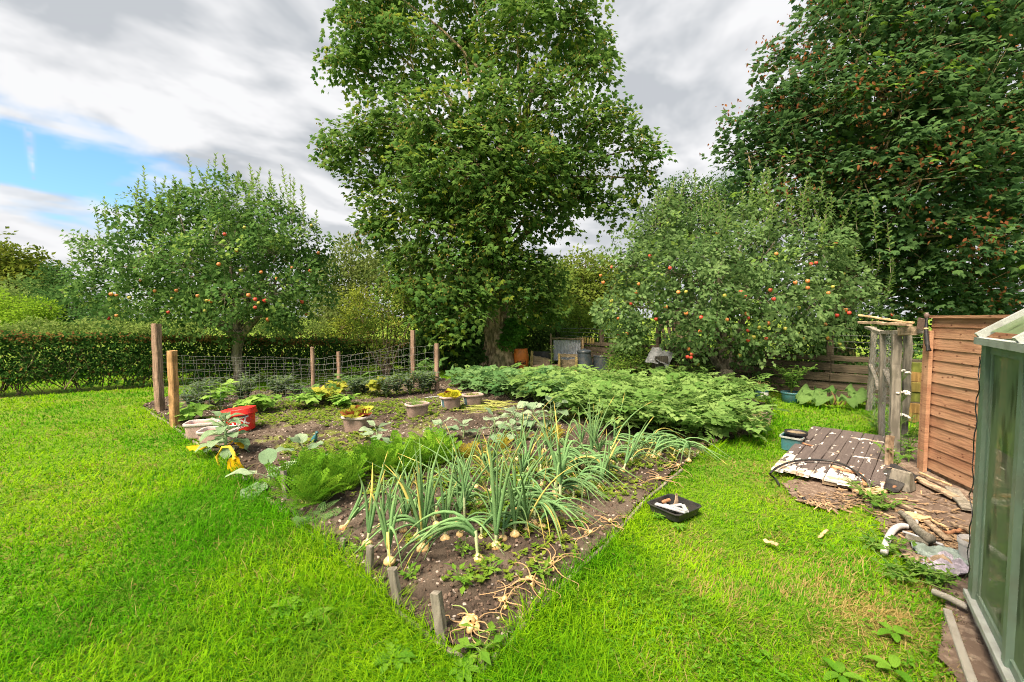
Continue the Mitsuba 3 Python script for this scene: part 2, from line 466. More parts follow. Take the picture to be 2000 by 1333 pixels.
def zlawn(x, y):
    return 0.05 * (gnoise(x, y, .5, 4, 2) - .5)


# one sheet to the horizon, finer near the house
gx = np.concatenate([-np.geomspace(1500, 16, 24), np.linspace(-15.5, 15.5, 125), np.geomspace(16, 1500, 24)])
gy = np.concatenate([-np.geomspace(1500, 4, 20), np.linspace(-3.5, 20, 95), np.geomspace(21, 1500, 24)])
X, Y = np.meshgrid(gx, gy, indexing='ij')
Z = np.where((np.abs(X) < 16) & (Y < 20), zlawn(X, Y), 0)
sink = inside(BED.buffer(-.12), X, Y) | inside(DIRT.buffer(-.1), X, Y)
Z = np.where(sink, -0.06, Z)
i, j = np.meshgrid(np.arange(len(gx) - 1), np.arange(len(gy) - 1), indexing='ij')
q = np.stack([i * len(gy) + j, (i + 1) * len(gy) + j, (i + 1) * len(gy) + j + 1, i * len(gy) + j + 1], -1).reshape(-1, 4)
put(thing('lawn', 'mown green lawn around the vegetable bed', 'lawn', kind='structure'), (np.stack([X, Y, Z], -1).reshape(-1, 3), q), 'turf', True)
del labels['lawn']['category']


def patch(poly, step, zf):
    x0, y0, x1, y1 = poly.bounds
    xs, ys = np.arange(x0, x1 + step, step), np.arange(y0, y1 + step, step)
    X, Y = np.meshgrid(xs, ys, indexing='ij')
    i, j = np.meshgrid(np.arange(len(xs) - 1), np.arange(len(ys) - 1), indexing='ij')
    q = np.stack([i * len(ys) + j, (i + 1) * len(ys) + j, (i + 1) * len(ys) + j + 1, i * len(ys) + j + 1], -1).reshape(-1, 4)
    keep = inside(poly, X.ravel()[q].mean(1), Y.ravel()[q].mean(1))
    v = np.stack([X, Y, zf(X, Y)], -1).reshape(-1, 3)
    q = q[keep]
    u, inv = np.unique(q, return_inverse=True)
    return v[u], inv.reshape(-1, 4)


def zsoil(x, y):
    return 0.035 + 0.10 * (gnoise(x, y, 1.1, 9, 2) - .5) + 0.085 * (gnoise(x, y, 9, 10, 3) - .5) + 0.05 * (gnoise(x, y, 34, 11, 2) - .5)


near = BED.intersection(shapely.box(-4, 0, 4, 5.2))
far = BED.difference(shapely.box(-4, 0, 4, 5.2))
put(thing('garden_soil', 'dark crumbly soil of the vegetable bed', 'soil', kind='structure'), cat([(lambda m: (m[0], np.vstack([m[1][:, [0, 1, 2]], m[1][:, [0, 2, 3]]])))(m) for m in (patch(near, .022, zsoil), patch(far, .045, zsoil))]), 'soil', True)
del labels['garden_soil']['category']


def zdirt(x, y):
    return 0.02 + 0.05 * (gnoise(x, y, 1.5, 19, 2) - .5) + 0.05 * (gnoise(x, y, 9, 20, 3) - .5)


put(thing('bare_ground', 'bare trodden earth in front of the board fence and greenhouse', 'ground', kind='structure'), cat([(lambda m: (m[0], np.vstack([m[1][:, [0, 1, 2]], m[1][:, [0, 2, 3]]])))(m) for m in (patch(DIRT.intersection(shapely.box(0, 0, 9, 3)), .016, zdirt), patch(DIRT.difference(shapely.box(0, 0, 9, 3)), .035, zdirt))]), 'dirt', True)
del labels['bare_ground']['category']

# loose stones and clods on the soil
R = np.random.default_rng(5)
ico = trimesh.creation.icosphere(subdivisions=0)
IV, IF = np.asarray(ico.vertices), np.asarray(ico.faces)


def lumps(poly, n, r0, r1, zf, rng, near=2.2, keep=None):
    a = rng.uniform(-1.05, 1.05, n * 6)
    d = np.exp(rng.uniform(math.log(1.6), math.log(13), n * 6))
    x, y = d * np.sin(a), d * np.cos(a)
    ok = inside(poly, x, y)
    if keep is not None:
        ok &= keep(x, y)
    x, y, d = x[ok][:n], y[ok][:n], d[ok][:n]
    m = len(x)
    r = rng.uniform(r0, r1, m) ** 1 * (0.7 + 0.12 * d)
    sc = r[:, None] * rng.uniform(.55, 1.2, (m, 3))
    jit = 1 + rng.normal(0, .16, (m, len(IV), 1))
    v = IV[None] * jit * sc[:, None, :] + np.stack([x, y, zf(x, y) + .25 * r], -1)[:, None]
    f = (IF[None] + (np.arange(m) * len(IV))[:, None, None]).reshape(-1, 3)
    return v.reshape(-1, 3), f, m


v, f, m = lumps(BED, 7500, .004, .015, zsoil, R)
c = np.repeat(lerpc((.06, .042, .033), (.14, .10, .075), R.random(m)), len(IV), 0)
put(thing('soil_clod', 'small dark clods of earth lying all over the vegetable bed', 'soil clods', kind='stuff'), (v, f), 'vertex_matt', False, c)
v, f, m = lumps(BED, 650, .003, .009, zsoil, R)
c = np.repeat(lerpc((.16, .13, .11), (.36, .33, .31), R.random(m)), len(IV), 0)
put(thing('pebble', 'pale pebbles scattered over the soil of the bed', 'pebbles', kind='stuff'), (v, f), 'vertex_matt', True, c)

# ------------------------------------------------------------------ lawn grass
R = np.random.default_rng(11)
N = 500000
ang = R.uniform(-1.12, 1.12, N)
dist = np.exp(R.uniform(math.log(1.15), math.log(19), N))
gx_, gy_ = dist * np.sin(ang), dist * np.cos(ang)
bedin = BED.buffer(-.02)
HEDGE = LineString([(-13.5, 7.0), (-10.4, 8.9), (-8.4, 10.25), (-5.4, 11.9), (-2.6, 13.9)])
hedgeband = HEDGE.buffer(.42)
bare = gnoise(gx_, gy_, 1.2, 31, 3)
ok = ~inside(bedin, gx_, gy_) & ~inside(DIRT.buffer(-.06), gx_, gy_) & ~inside(DIRT2.buffer(-.07), gx_, gy_) & ~inside(hedgeband, gx_, gy_)
ok &= (gy_ + 0.1 < 12.6 + 0.0 * gx_) | (gx_ < -2)
gx_, gy_, dist, bare = gx_[ok], gy_[ok], dist[ok], bare[ok]
edge = np.minimum(shapely.distance(shapely.points(gx_, gy_), BED.exterior), 9)
n = len(gx_)
tall = 1 + .95 * np.exp(-(edge / .17) ** 2) * np.clip(1.7 - .12 * gy_, .4, 1) * (.5 + gnoise(gx_, gy_, 3, 35, 2)) * np.clip((gy_ - 1.75) / .9, .15, 1) + .55 * np.clip(gnoise(gx_, gy_, 2.2, 33, 3) - .5, 0, 1) * 4
tall += np.exp(-(edge / .75) ** 2) * (gx_ < .1) * (gy_ < 4.6) * (gy_ > 1.2) * np.clip((np.hypot(gx_ + .14, gy_ - 1.8) - .15) / .6, 0, 1) * (.35 + 1.3 * np.clip(gnoise(gx_, gy_, 2.6, 37, 2) - .25, 0, 1))
right = np.clip((gx_ - .3) / 1.2, 0, 1) * (gy_ < 4.8)
L = (0.038 + 0.045 * R.random(n) ** 1.5) * tall * np.clip(1.45 - .14 * dist, .85, 1.4) * (1 - .30 * right) * (1 + .02 * dist)
az = R.uniform(0, 2 * np.pi, n)
az = np.where(R.random(n) < .5, 9 * gnoise(gx_, gy_, .8, 36, 2) + R.normal(0, .5, n), az)
lean = R.uniform(.1, 1.0, n) ** 1.2 * (0.95 + .3 * right)
d = np.stack([np.cos(az) * np.sin(lean), np.sin(az) * np.sin(lean), np.cos(lean)], -1)
up = np.stack([-np.cos(az) * np.cos(lean), -np.sin(az) * np.cos(lean), np.sin(lean)], -1)
up += R.normal(0, .25, up.shape)
pn = gnoise(gx_, gy_, .9, 41, 3)
k = R.random(n)
colg = lerpc((.10, .34, .008), (.31, .54, .013), np.clip((pn - .35) / .3 + .55 * (k - .5), 0, 1))
olive = np.clip((gnoise(gx_, gy_, 2.1, 47, 3) - .52) / .1, 0, 1)[:, None] * .35
colg = colg * (1 - olive) + V((.13, .27, .03)) * olive
colg = np.where((R.random(n) < .18)[:, None], lerpc((.05, .20, .012), (.08, .26, .015), k), colg)
# straw among the blades, most of it in worn patches on the right
worn = np.clip((gnoise(gx_, gy_, 1.6, 43, 4) - .5) / .14, 0, 1) * (.10 + .75 * right)
worn = np.maximum(worn, np.exp(-(((gx_ - 1.95) / .3) ** 2 + ((gy_ - 2.22) / .2) ** 2)) * .95)
dryp = np.exp(-(((gx_ - 1.93) / .24) ** 2 + ((gy_ - 2.25) / .2) ** 2)) + .7 * np.exp(-(((gx_ - 1.62) / .2) ** 2 + ((gy_ - 1.95) / .16) ** 2))
st = R.random(n) < .012 + .46 * worn + .75 * dryp
colg[st] = lerpc((.36, .27, .09), (.50, .41, .17), R.random(st.sum()))
pos = np.stack([gx_, gy_, zlawn(gx_, gy_) - .004], -1)
w = (.0020 + .0012 * dist) * R.uniform(.7, 1.3, n)
ms = []
h = R.random(n) < .45
for sel, t in ((h, BLADE), (~h, BLADE_B)):
    ms.append(scatter(t, pos[sel], d[sel], up[sel], L[sel], colg[sel], wid=w[sel]))
m, c = joinc(ms)
put(thing('lawn_grass', 'bright green lawn grass, longer along the bed and strawy in worn patches', 'grass', kind='stuff'), m, 'grass_blade', False, c)

# clover and other low leaves in the turf
n = 4500
ang = R.uniform(-1.1, 1.1, n * 3)
dist = np.exp(R.uniform(math.log(1.2), math.log(9), n * 3))
x, y = dist * np.sin(ang), dist * np.cos(ang)
ok = ~inside(BED, x, y) & ~inside(DIRT.buffer(-.1), x, y) & ~inside(DIRT2, x, y) & (gnoise(x, y, 1.3, 51, 3) + .22 * np.exp(-((x - .75) ** 2 / .25 + (y - 1.9) ** 2 / .3)) + .25 * np.exp(-((x - 2.05) ** 2 / .1 + (y - 2.95) ** 2 / .35)) > .545)
x, y, dist = x[ok][:n], y[ok][:n], dist[ok][:n]
n = len(x)
ctr = np.stack([x, y, zlawn(x, y) + R.uniform(.018, .05, n)], -1)
ms = []
a0 = R.uniform(0, 6.28, n)
cc = lerpc((.09, .26, .02), (.17, .36, .03), R.random(n))
for k in range(3):
    a = a0 + k * 2.1
    dd = np.stack([np.cos(a), np.sin(a), R.uniform(-.2, .4, n)], -1)
    ms.append(scatter(ROUND, ctr, dd, V([0, 0, 1]) + R.normal(0, .25, (n, 3)), (.009 + .0016 * dist) * R.uniform(.6, 1.3, n), cc))
m, c = joinc(ms)
put(thing('clover', 'low clover and buttercup leaves growing through the lawn', 'clover', kind='stuff'), m, 'leaf', False, c)

# ------------------------------------------------------------------ edging boards and pegs of the bed
R = np.random.default_rng(21)
edgeL = [(-0.14,1.87), (-0.68,2.31), (-1.01,2.68), (-1.81,3.43), (-3.11,4.64), (-4.85,6.21), (-6.65,7.73), (-6.95,8.74)]
edgeR = [(-0.14,1.87), (0.03,2.12), (0.31,2.52), (0.65,2.96), (1.17,3.72), (1.78,4.48)]
EL = ['short grey edging board at the near corner of the bed, left side', 'grey edging board behind the wooden pegs near the front corner', 'sunken edging board beside the carrot row', 'weathered edging board by the yellow leaves at the left edge',
      'grey edging board beside the clear boxes at the left edge', 'edging board below the two stout fence posts', 'edging board across the back left corner of the bed, by the tall post']
ER = ['grey edging board at the near corner of the bed, right side', 'edging board on the right edge beside the dry shallots', 'half buried edging board left of the black tray', 'edging board left of the tray, overgrown by grass', 'edging board at the far end of the right edge, by the lying onion leaves']
for pts, lab in ((edgeL, EL), (edgeR, ER)):
    for k in range(len(pts) - 1):
        a, b = V(pts[k]), V(pts[k + 1])
        u = (b - a) / np.linalg.norm(b - a)
        single('edging_board', plank((*(a + u * .012), -.032), (*(b - u * .012), -.032 + R.normal(0, .006)), .026, .11, R, warp=.003), 'edge_wood', lab[k], 'board', 'edging boards of the bed')
for (x, y), (x2, y2), h, w, lab in (((-1.93,3.67), (-1.99,3.67), .28, .045, 'leaning grey peg in front of the carrots'), ((-1.16,2.86), (-1.16,2.86), .10, .035, 'short peg by the small red onion, second from the front carrots'),
                                    ((-0.87,2.57), (-0.88,2.57), .20, .042, 'upright peg in front of the leftmost tall onion'), ((-0.61,2.30), (-0.67,2.30), .22, .045, 'peg leaning left, in front of two pale onion bulbs'),
                                    ((-0.33,2.06), (-0.39,2.06), .24, .05, 'dark squared peg nearest the front corner of the bed')):
    single('wooden_peg', plank((x, y, -.05), (x2 + .01, y2 + .03, h), w, w * .8, R, up=(.4, 1, 0), warp=.001), 'grey_wood', lab, 'peg', 'wooden pegs along the front left edge')

# ------------------------------------------------------------------ wire fences on posts
def stake(parent, p, z1, w, m, rng, label, top=None, name='post'):
    t = top or (0, 0)
    v, f = plank((p[0], p[1], -.2), (p[0] + t[0], p[1] + t[1], z1), w, w * .9, rng, up=(.3, 1, 0), warp=.003, n=12, ch=.012)
    return part(parent, name, (v, f), m, label=label)


def netting(pts, tops, bottoms, cell, rows, rng, r=.0015):
    """stock wire: line wires and stays, a little kinked"""
    pts = V(pts)
    s = np.concatenate([[0], np.cumsum(np.linalg.norm(np.diff(pts, axis=0), axis=1))])
    q = np.arange(0, s[-1], cell)
    ex = lambda a: np.interp(q, s, a)
    x, y, z1, z0 = ex(pts[:, 0]), ex(pts[:, 1]), ex(tops), ex(bottoms)
    sag = .015 * np.sin(q / s[-1] * np.pi * 3) ** 2
    lv = np.linspace(0, 1, rows) ** 1.25
    P = np.stack([np.stack([x + rng.normal(0, .010, len(q)), y + rng.normal(0, .010, len(q)), z0 + (z1 - z0 - sag) * l + rng.normal(0, .006, len(q))], -1) for l in lv])
    A = np.concatenate([P[:, :-1].reshape(-1, 3), P[:-1].reshape(-1, 3)])
    B = np.concatenate([P[:, 1:].reshape(-1, 3), P[1:].reshape(-1, 3)])
    return segs(A, B, r, r, 4)


R = np.random.default_rng(22)
fb = thing('wire_fence', 'rear line of stock wire netting on wooden posts, from the tallest left post', 'fence', 'wire fences around the bean row')
p1, p4, p5 = (-5.97,7.31), (-3.69,9.22), (-2.44,10.70)
stake(fb, p1, 1.50, .118, 'post_wood', R, 'tallest grey post at the left end', (-.03, .03))
stake(fb, p4, .88, .07, 'post_wood', R, 'thin brown post in the middle')
stake(fb, p5, 1.30, .10, 'post_wood', R, 'tall grey post at the right end')
part(fb, 'wire_netting', netting([p1, p4, p5], [.98, .74, 1.02], [.05, .04, .05], .16, 9, R), 'wire', kind='stuff')
ff = thing('wire_fence', 'front line of stock wire netting on wooden posts, from the warm brown left post', 'fence', 'wire fences around the bean row')
p2, p3, p6 = (-4.96,6.33), (-3.92,8.52), (-1.61,9.29)
stake(ff, p2, 1.12, .105, 'post_wood_warm', R, 'thick light brown post at the left end')
stake(ff, p3, 1.03, .066, 'post_wood', R, 'thin brown post in the middle')
stake(ff, p6, 1.05, .085, 'post_wood', R, 'brown post at the right end, by the potato plants')
part(ff, 'wire_netting', netting([p2, p3, p6], [.99, .80, 1.03], [.04, .03, .04], .165, 9, R), 'wire', kind='stuff')

# ------------------------------------------------------------------ hedge
R = np.random.default_rng(23)
hd = thing('hedge', 'long clipped beech hedge with reddish top along the back of the lawn', 'hedge')
hl = HEDGE.length
n = 40000
s = R.random(n)
P0 = V([HEDGE.interpolate(a, normalized=True).coords[0] for a in np.linspace(0, 1, 400)])
hx, hy = np.interp(s, np.linspace(0, 1, 400), P0[:, 0]), np.interp(s, np.linspace(0, 1, 400), P0[:, 1])
tn = nrm(np.diff(P0, axis=0))[np.minimum((s * 399).astype(int), 398)]
nn = np.stack([tn[:, 1], -tn[:, 0]], 1)             # towards the lawn
ztop = np.interp(s, [0, .27, .5, .74, 1], [1.33, 1.31, 1.17, 1.02, .86])
face = R.random(n)
dep = np.where(face < .60, .36 - .16 * R.random(n) ** 1.6, R.uniform(-.36, .36, n))
zz = np.where(face < .60, .10 + (ztop - .12) * R.random(n) ** .85, np.where(face < .85, ztop - .12 * R.random(n) ** 2, R.uniform(.1, 1.2, n)))
bulge = .11 * (gnoise(s * hl, zz, 2.6, 61, 3) - .5) * 2
lowgap = (zz < .32) & (gnoise(s * hl, zz * 2, 3, 64, 2) < .56)
pos = np.stack([hx + nn[:, 0] * (dep + bulge), hy + nn[:, 1] * (dep + bulge), zz + .15 * (gnoise(s * hl, dep, 3, 62, 3) - .5)], -1)[~lowgap]
m_ = len(pos)
nn3 = np.c_[nn, np.zeros(n)][~lowgap]
topf = (zz > ztop - .16)[~lowgap]
nor = nn3 * R.uniform(0.1, 1, (m_, 1)) + V([0, 0, 1]) * R.uniform(.3, 1.2, (m_, 1)) + R.normal(0, .4, (m_, 3))
dd = nn3 * .7 + R.normal(0, .7, (m_, 3)) - V([0, 0, .35])
c = lerpc((.028, .088, .02), (.075, .17, .032), R.random(m_))
br = (R.random(m_) < np.where(topf, .45, .05) * np.clip(1.6 * gnoise(s * hl, dep, 1.2, 63, 3), .2, 1.2)[~lowgap])
c[br] = lerpc((.22, .10, .045), (.26, .20, .05), R.random(br.sum()))
v, f, c = scatter(LEAF, pos, dd, nor, R.uniform(.06, .10, m_), c)
part(hd, 'foliage', (v, f), 'leaf', col=c, kind='stuff')
n = 1500
s = R.random(n)
a = np.stack([np.interp(s, np.linspace(0, 1, 400), P0[:, 0]), np.interp(s, np.linspace(0, 1, 400), P0[:, 1]), 0 * s], -1) + np.c_[R.normal(0, .12, (n, 2)), R.uniform(0, .5, n)]
b = a + np.c_[R.normal(0, .22, (n, 2)), R.uniform(.2, .65, n)]
part(hd, 'stems', segs(a, b, R.uniform(.004, .014, n), .003, 4), 'bark_dark', kind='stuff')

# ------------------------------------------------------------------ trees


def spray_crown(blobs, nspray, nleaf, size, tmp, ca, cb, rng, rs=.45, tilt=.55, flat=.25, droop=.25, young=None, shell=.42):
    """leaves in flat sprays on the outer part of many overlapping clumps -> (mesh, colours, spray centres)"""
    B = V(blobs, float)
    pr = B[:, 3] ** 2
    bi = rng.choice(len(B), nspray, p=pr / pr.sum())
    d = nrm(rng.normal(0, 1, (nspray, 3)) + V([0, 0, .12]))
    rr = B[bi, 3] * rng.random(nspray) ** shell * (0.85 + .4 * meshkit.fbm(d * 2 + bi[:, None], 2, 3))
    cz = B[bi, 4] / B[bi, 3] if B.shape[1] > 4 else np.ones(nspray)
    ctr = B[bi, :3] + d * rr[:, None] * np.stack([np.ones(nspray), np.ones(nspray), cz], -1)
    ok = ctr[:, 2] > .25
    ctr, d, bi = ctr[ok], d[ok], bi[ok]
    k = len(ctr)
    nor = nrm(V([0, 0, 1]) * tilt + d * (1 - tilt) + rng.normal(0, flat, (k, 3)))
    e1 = nrm(np.cross(nor, nrm(rng.normal(0, 1, (k, 3)))))
    e2 = np.cross(nor, e1)
    sp = np.repeat(np.arange(k), nleaf)
    m = len(sp)
    a, r = rng.uniform(0, 2 * np.pi, m), rs * np.sqrt(rng.random(m))
    rad = np.cos(a)[:, None] * e1[sp] + np.sin(a)[:, None] * e2[sp]
    dirs = rad + d[sp] * .5 - V([0, 0, droop]) + rng.normal(0, .25, (m, 3))
    pos = ctr[sp] + rad * r[:, None] - V([0, 0, 1]) * (droop * .6 * r ** 2 / rs)[:, None] + nor[sp] * rng.normal(0, .06, m)[:, None]
    cl = np.clip(rng.random(k)[sp] * .55 + rng.random(m) * .6 - .08, 0, 1)
    col = lerpc(ca, cb, cl)
    if young is not None:
        yy = (rng.random(k) < young[0])[sp] & (rng.random(m) < .6)
        col[yy] = lerpc(young[1], young[2], rng.random(yy.sum()))
    v, f, c = scatter(tmp, pos, dirs, nor[sp] + rng.normal(0, .3, (m, 3)), size * rng.uniform(.65, 1.25, m), col)
    return (v, f), c, ctr, bi, d


def limbs(trunk_top, blobs, rng, r0, ctr=None, bi=None, take=.3, forks=None):
    """limbs to the clumps and twigs to the sprays"""
    out = []
    for k, b in enumerate(blobs):
        st = V(forks[rng.integers(len(forks))] if forks else trunk_top, float)
        if st[2] > b[2] - .1:
            st = st * V([1, 1, 0]) + V([0, 0, max(.5 * st[2], b[2] - .25 * b[3])])
        e = V(b[:3], float)
        mid = (st + e) / 2 + V([0, 0, .12 * np.linalg.norm(e - st)]) + rng.normal(0, .05 * np.linalg.norm(e - st), 3)
        out.append(tube(bez(st, mid, e, 9), np.linspace(r0, r0 * .3, 9), 6, False))
    if ctr is not None:
        s = rng.random(len(ctr)) < take
        a = V([V(blobs[k][:3], float) for k in bi[s]])
        e = ctr[s]
        q = a + (e - a) * rng.uniform(0, .3, (s.sum(), 1))
        out.append(segs(q, e, r0 * .16, r0 * .05, 4))
    return cat(out)


def fruit_keys(ctr, d, n, rng, ca, cb, size, per=16, spread=.16):
    """hanging bunches of winged seeds"""
    k = rng.choice(len(ctr), n, replace=False)
    sp = np.repeat(k, per)
    m = len(sp)
    pos = ctr[sp] + d[sp] * .14 + rng.normal(0, spread, (m, 3)) - V([0, 0, .08])
    c = lerpc(ca, cb, np.clip(rng.random(n).repeat(per) * .6 + rng.random(m) * .4, 0, 1))
    return scatter(LEAF, pos, rng.normal(0, .6, (m, 3)) - V([0, 0, .8]), rng.normal(0, 1, (m, 3)), size * rng.uniform(.7, 1.3, m), c)


# the tall sycamore in the middle
R = np.random.default_rng(31)
sy = thing('sycamore_tree', 'tall broad sycamore with a bare split trunk standing behind the vegetable bed', 'tree')
SYC = [(-1.51,13.40,11.88,1.50), (-3.84,13.60,11.44,1.36), (0.76,13.40,11.59,1.58), (-4.23,13.30,10.07,1.10), (-4.67,13.20,8.99,0.85), (-2.96,13.00,9.16,1.30), (-1.61,14.20,10.17,1.25), (0.14,12.80,9.47,1.36), (1.85,13.60,10.26,1.28), (2.26,13.20,8.99,0.85),
       (-4.49,13.00,6.55,0.89), (-5.12,12.90,6.59,0.64), (-3.53,12.80,7.05,1.13), (-1.93,12.00,6.85,1.20), (-0.55,12.00,7.12,1.20), (1.01,12.60,7.53,1.19), (2.39,13.00,7.36,0.92), (3.29,13.00,6.77,0.84), (3.92,13.00,6.63,0.55), (3.60,13.00,5.67,0.64), (2.94,13.00,4.93,0.55),
       (-4.06,13.00,5.52,0.92), (-2.45,11.80,5.43,1.18), (-0.93,11.50,5.59,1.29), (0.55,12.00,5.77,1.20), (1.92,12.80,5.75,1.05), (-3.51,12.60,4.40,0.96), (-4.31,12.80,4.29,0.51), (-1.94,11.90,4.11,1.19), (-0.41,11.70,4.20,1.24), (1.08,12.40,4.64,0.95), (1.66,13.00,5.23,0.76),
       (-2.85,12.20,3.04,0.93), (-1.67,11.90,2.73,1.05), (-0.14,12.10,3.03,1.07), (0.81,12.60,3.09,0.67), (-2.11,12.00,1.90,0.85), (-1.30,11.70,1.90,0.80), (0.29,12.30,2.34,0.65), (-1.84,12.00,1.20,0.68), (0.90,12.80,2.07,0.60), (-1.20,14.80,5.39,1.92), (0.84,14.60,7.00,1.20), (-3.36,14.60,7.00,1.20)]
cm, cc, ctr, bi, dv = spray_crown([(*b_[:3], b_[3] * .86) for b_ in SYC], 1750, 26, .145, MAPLE_S, (.06, .155, .038), (.175, .29, .058), R, rs=.46, tilt=.6, young=(.15, (.18, .28, .035), (.29, .35, .05)))
part(sy, 'crown', cm, 'leaf', col=cc, kind='stuff')
v, f, c = fruit_keys(ctr, dv, 620, R, (.26, .17, .05), (.42, .33, .09), .065, 13, .12)
part(sy, 'seed_clusters', (v, f), 'leaf', col=c, kind='stuff')
bx, by = (-0.44,13.22)
tr = []
for (ox, oy), (tx, ty), z, r0, r1 in (((.08, 0), (.02, .1), 3.4, .40, .27), ((-.42, .05), (-.12, .1), 1.6, .17, .2)):
    zz = np.linspace(-.1, z, 22)
    t = (zz + .1) / (z + .1)
    p = np.stack([bx + ox + (tx - ox) * t + .03 * np.sin(zz * 3), by + oy + (ty - oy) * t, zz], -1)
    v, f = tube(p, r0 + (r1 - r0) * t + .16 * np.exp(-(zz + .1) / .28), 22)
    tr.append(rough((v, f), .16, 3.2, 3))
for k, (dx, dz, yy, r) in enumerate(((-1.6, 8.5, 13.4, .2), (1.2, 8.8, 13.2, .2), (.2, 9.6, 14, .22), (-2.6, 5.5, 13, .10), (3.0, 5.4, 13, .09))):
    tr.append(tube(bez((bx, by + .1, 3.2), (bx + dx * .3, by, 3.2 + (dz - 3.2) * .55), (bx + dx, yy, dz), 12), np.linspace(r, r * .35, 12), 8))
part(sy, 'trunk', cat(tr), 'bark_sycamore', True)
part(sy, 'limbs', limbs(None, SYC, R, .06, ctr, bi, .35, forks=[(bx, by, 3.2), (bx - .5, by, 5), (bx + .4, by, 5.4), (bx - .8, by, 6.5), (bx + .7, by, 7)]), 'bark_sycamore', kind='stuff')

# the darker sycamore on the right, full of brown seed bunches
R = np.random.default_rng(32)
s2 = thing('sycamore_tree', 'dark leafy sycamore with russet seed bunches, filling the upper right corner', 'tree')
SY2 = [(8.31,11.00,9.92,1.10), (9.01,10.50,9.43,1.61), (10.36,10.20,9.20,1.56), (11.75,10.00,8.84,1.41), (7.24,10.80,8.24,0.79), (6.51,11.20,7.93,0.45), (7.89,10.20,7.76,1.32), (9.14,9.80,7.41,1.38), (10.71,9.80,7.30,1.27), (6.55,10.80,6.80,0.95), (6.19,11.00,6.41,0.78), (7.22,10.00,6.31,1.12), (8.36,9.60,6.01,1.24), (9.60,9.40,5.82,1.22), (11.00,9.50,5.97,0.89),
       (5.83,11.00,5.67,0.71), (6.65,10.30,5.29,0.97), (5.65,11.40,5.56,0.47), (7.70,9.80,4.78,1.10), (8.69,9.40,4.54,1.11), (10.10,9.40,4.54,1.11), (6.13,10.60,4.56,0.75), (7.34,10.20,3.98,0.90), (8.32,9.80,3.55,0.92), (9.28,9.50,3.38,1.01), (10.61,9.50,3.38,1.01), (8.51,10.40,2.59,0.73), (9.25,10.00,2.32,0.76), (10.21,9.80,2.19,0.86), (11.24,9.80,2.30,0.81), (10.72,10.60,1.37,0.75), (11.97,10.60,1.37,0.75), (9.83,11.00,1.36,0.71),
       (9.65,12.00,6.71,2.40), (11.96,11.80,5.96,2.50), (10.90,12.00,3.58,2.12), (12.65,11.50,2.43,1.49), (13.06,10.50,5.48,1.61), (13.22,10.50,3.08,1.48), (14.19,10.50,6.66,1.98)]
cm, cc, ctr, bi, dv = spray_crown(SY2, 2400, 20, .145, MAPLE_S, (.05, .125, .05), (.12, .22, .07), R, rs=.40, tilt=.72, young=(.10, (.10, .20, .03), (.16, .28, .04)))
part(s2, 'crown', cm, 'leaf', col=cc, kind='stuff')
v, f, c = fruit_keys(ctr, dv, 430, R, (.21, .075, .036), (.38, .165, .065), .085, 28, .20)
part(s2, 'seed_clusters', (v, f), 'leaf', col=c, kind='stuff')
x2, y2 = 8.2, 11.0
tr = [rough(tube([(x2, y2, -.1), (x2, y2, 1.2), (x2 + .1, y2, 3.0)], [.5, .36, .3], 16), .1, 3, 4)]
for dx, dz, yy in ((-1.6, 7.5, 10.6), (.8, 8.5, 10.2), (2.6, 7, 10)):
    tr.append(tube(bez((x2, y2, 2.9), (x2 + dx * .3, y2, 5), (x2 + dx, yy, dz), 10), np.linspace(.22, .07, 10), 8))
part(s2, 'trunk', cat(tr), 'bark_sycamore', True)
part(s2, 'limbs', limbs(None, SY2, R, .07, ctr, bi, .35, forks=[(x2, y2, 3), (x2 - .5, y2, 4.5), (x2 + .5, y2, 5)]), 'bark_sycamore', kind='stuff')


def shoots(bases, rng, h0, h1, ca, cb, leaf=.075, spread=.25):
    """upright young shoots with leaves all the way up"""
    A, Bv, ms = [], [], []
    for b in bases:
        h = rng.uniform(h0, h1)
        e = V(b) + V([rng.normal(0, spread) * h, rng.normal(0, spread) * h, h])
        p = bez(b, (V(b) + e) / 2 + rng.normal(0, .05, 3), e, 7)
        A.append(p[:-1])
        Bv.append(p[1:])
        k = int(h / .032)
        t = np.linspace(.12, 1, k)
        q = np.stack([np.interp(t, np.linspace(0, 1, 7), p[:, a]) for a in range(3)], -1)
        az = np.arange(k) * 2.4 + rng.uniform(0, 6)
        dd = np.stack([np.cos(az), np.sin(az), .75 + .9 * t ** 4], -1)
        ms.append(scatter(LEAF, q, dd, V([0, 0, 1]) - dd * .4 + rng.normal(0, .2, (k, 3)), leaf * rng.uniform(.7, 1.2, k) * (1.05 - .45 * t ** 3), lerpc(ca, cb, np.clip(t * .6 + rng.random(k) * .4, 0, 1))))
    return segs(np.vstack(A), np.vstack(Bv), .005, .0045, 4), ms


APPLELEAF = (LEAF[0] * V([1, 1.3, 1]), LEAF[1])


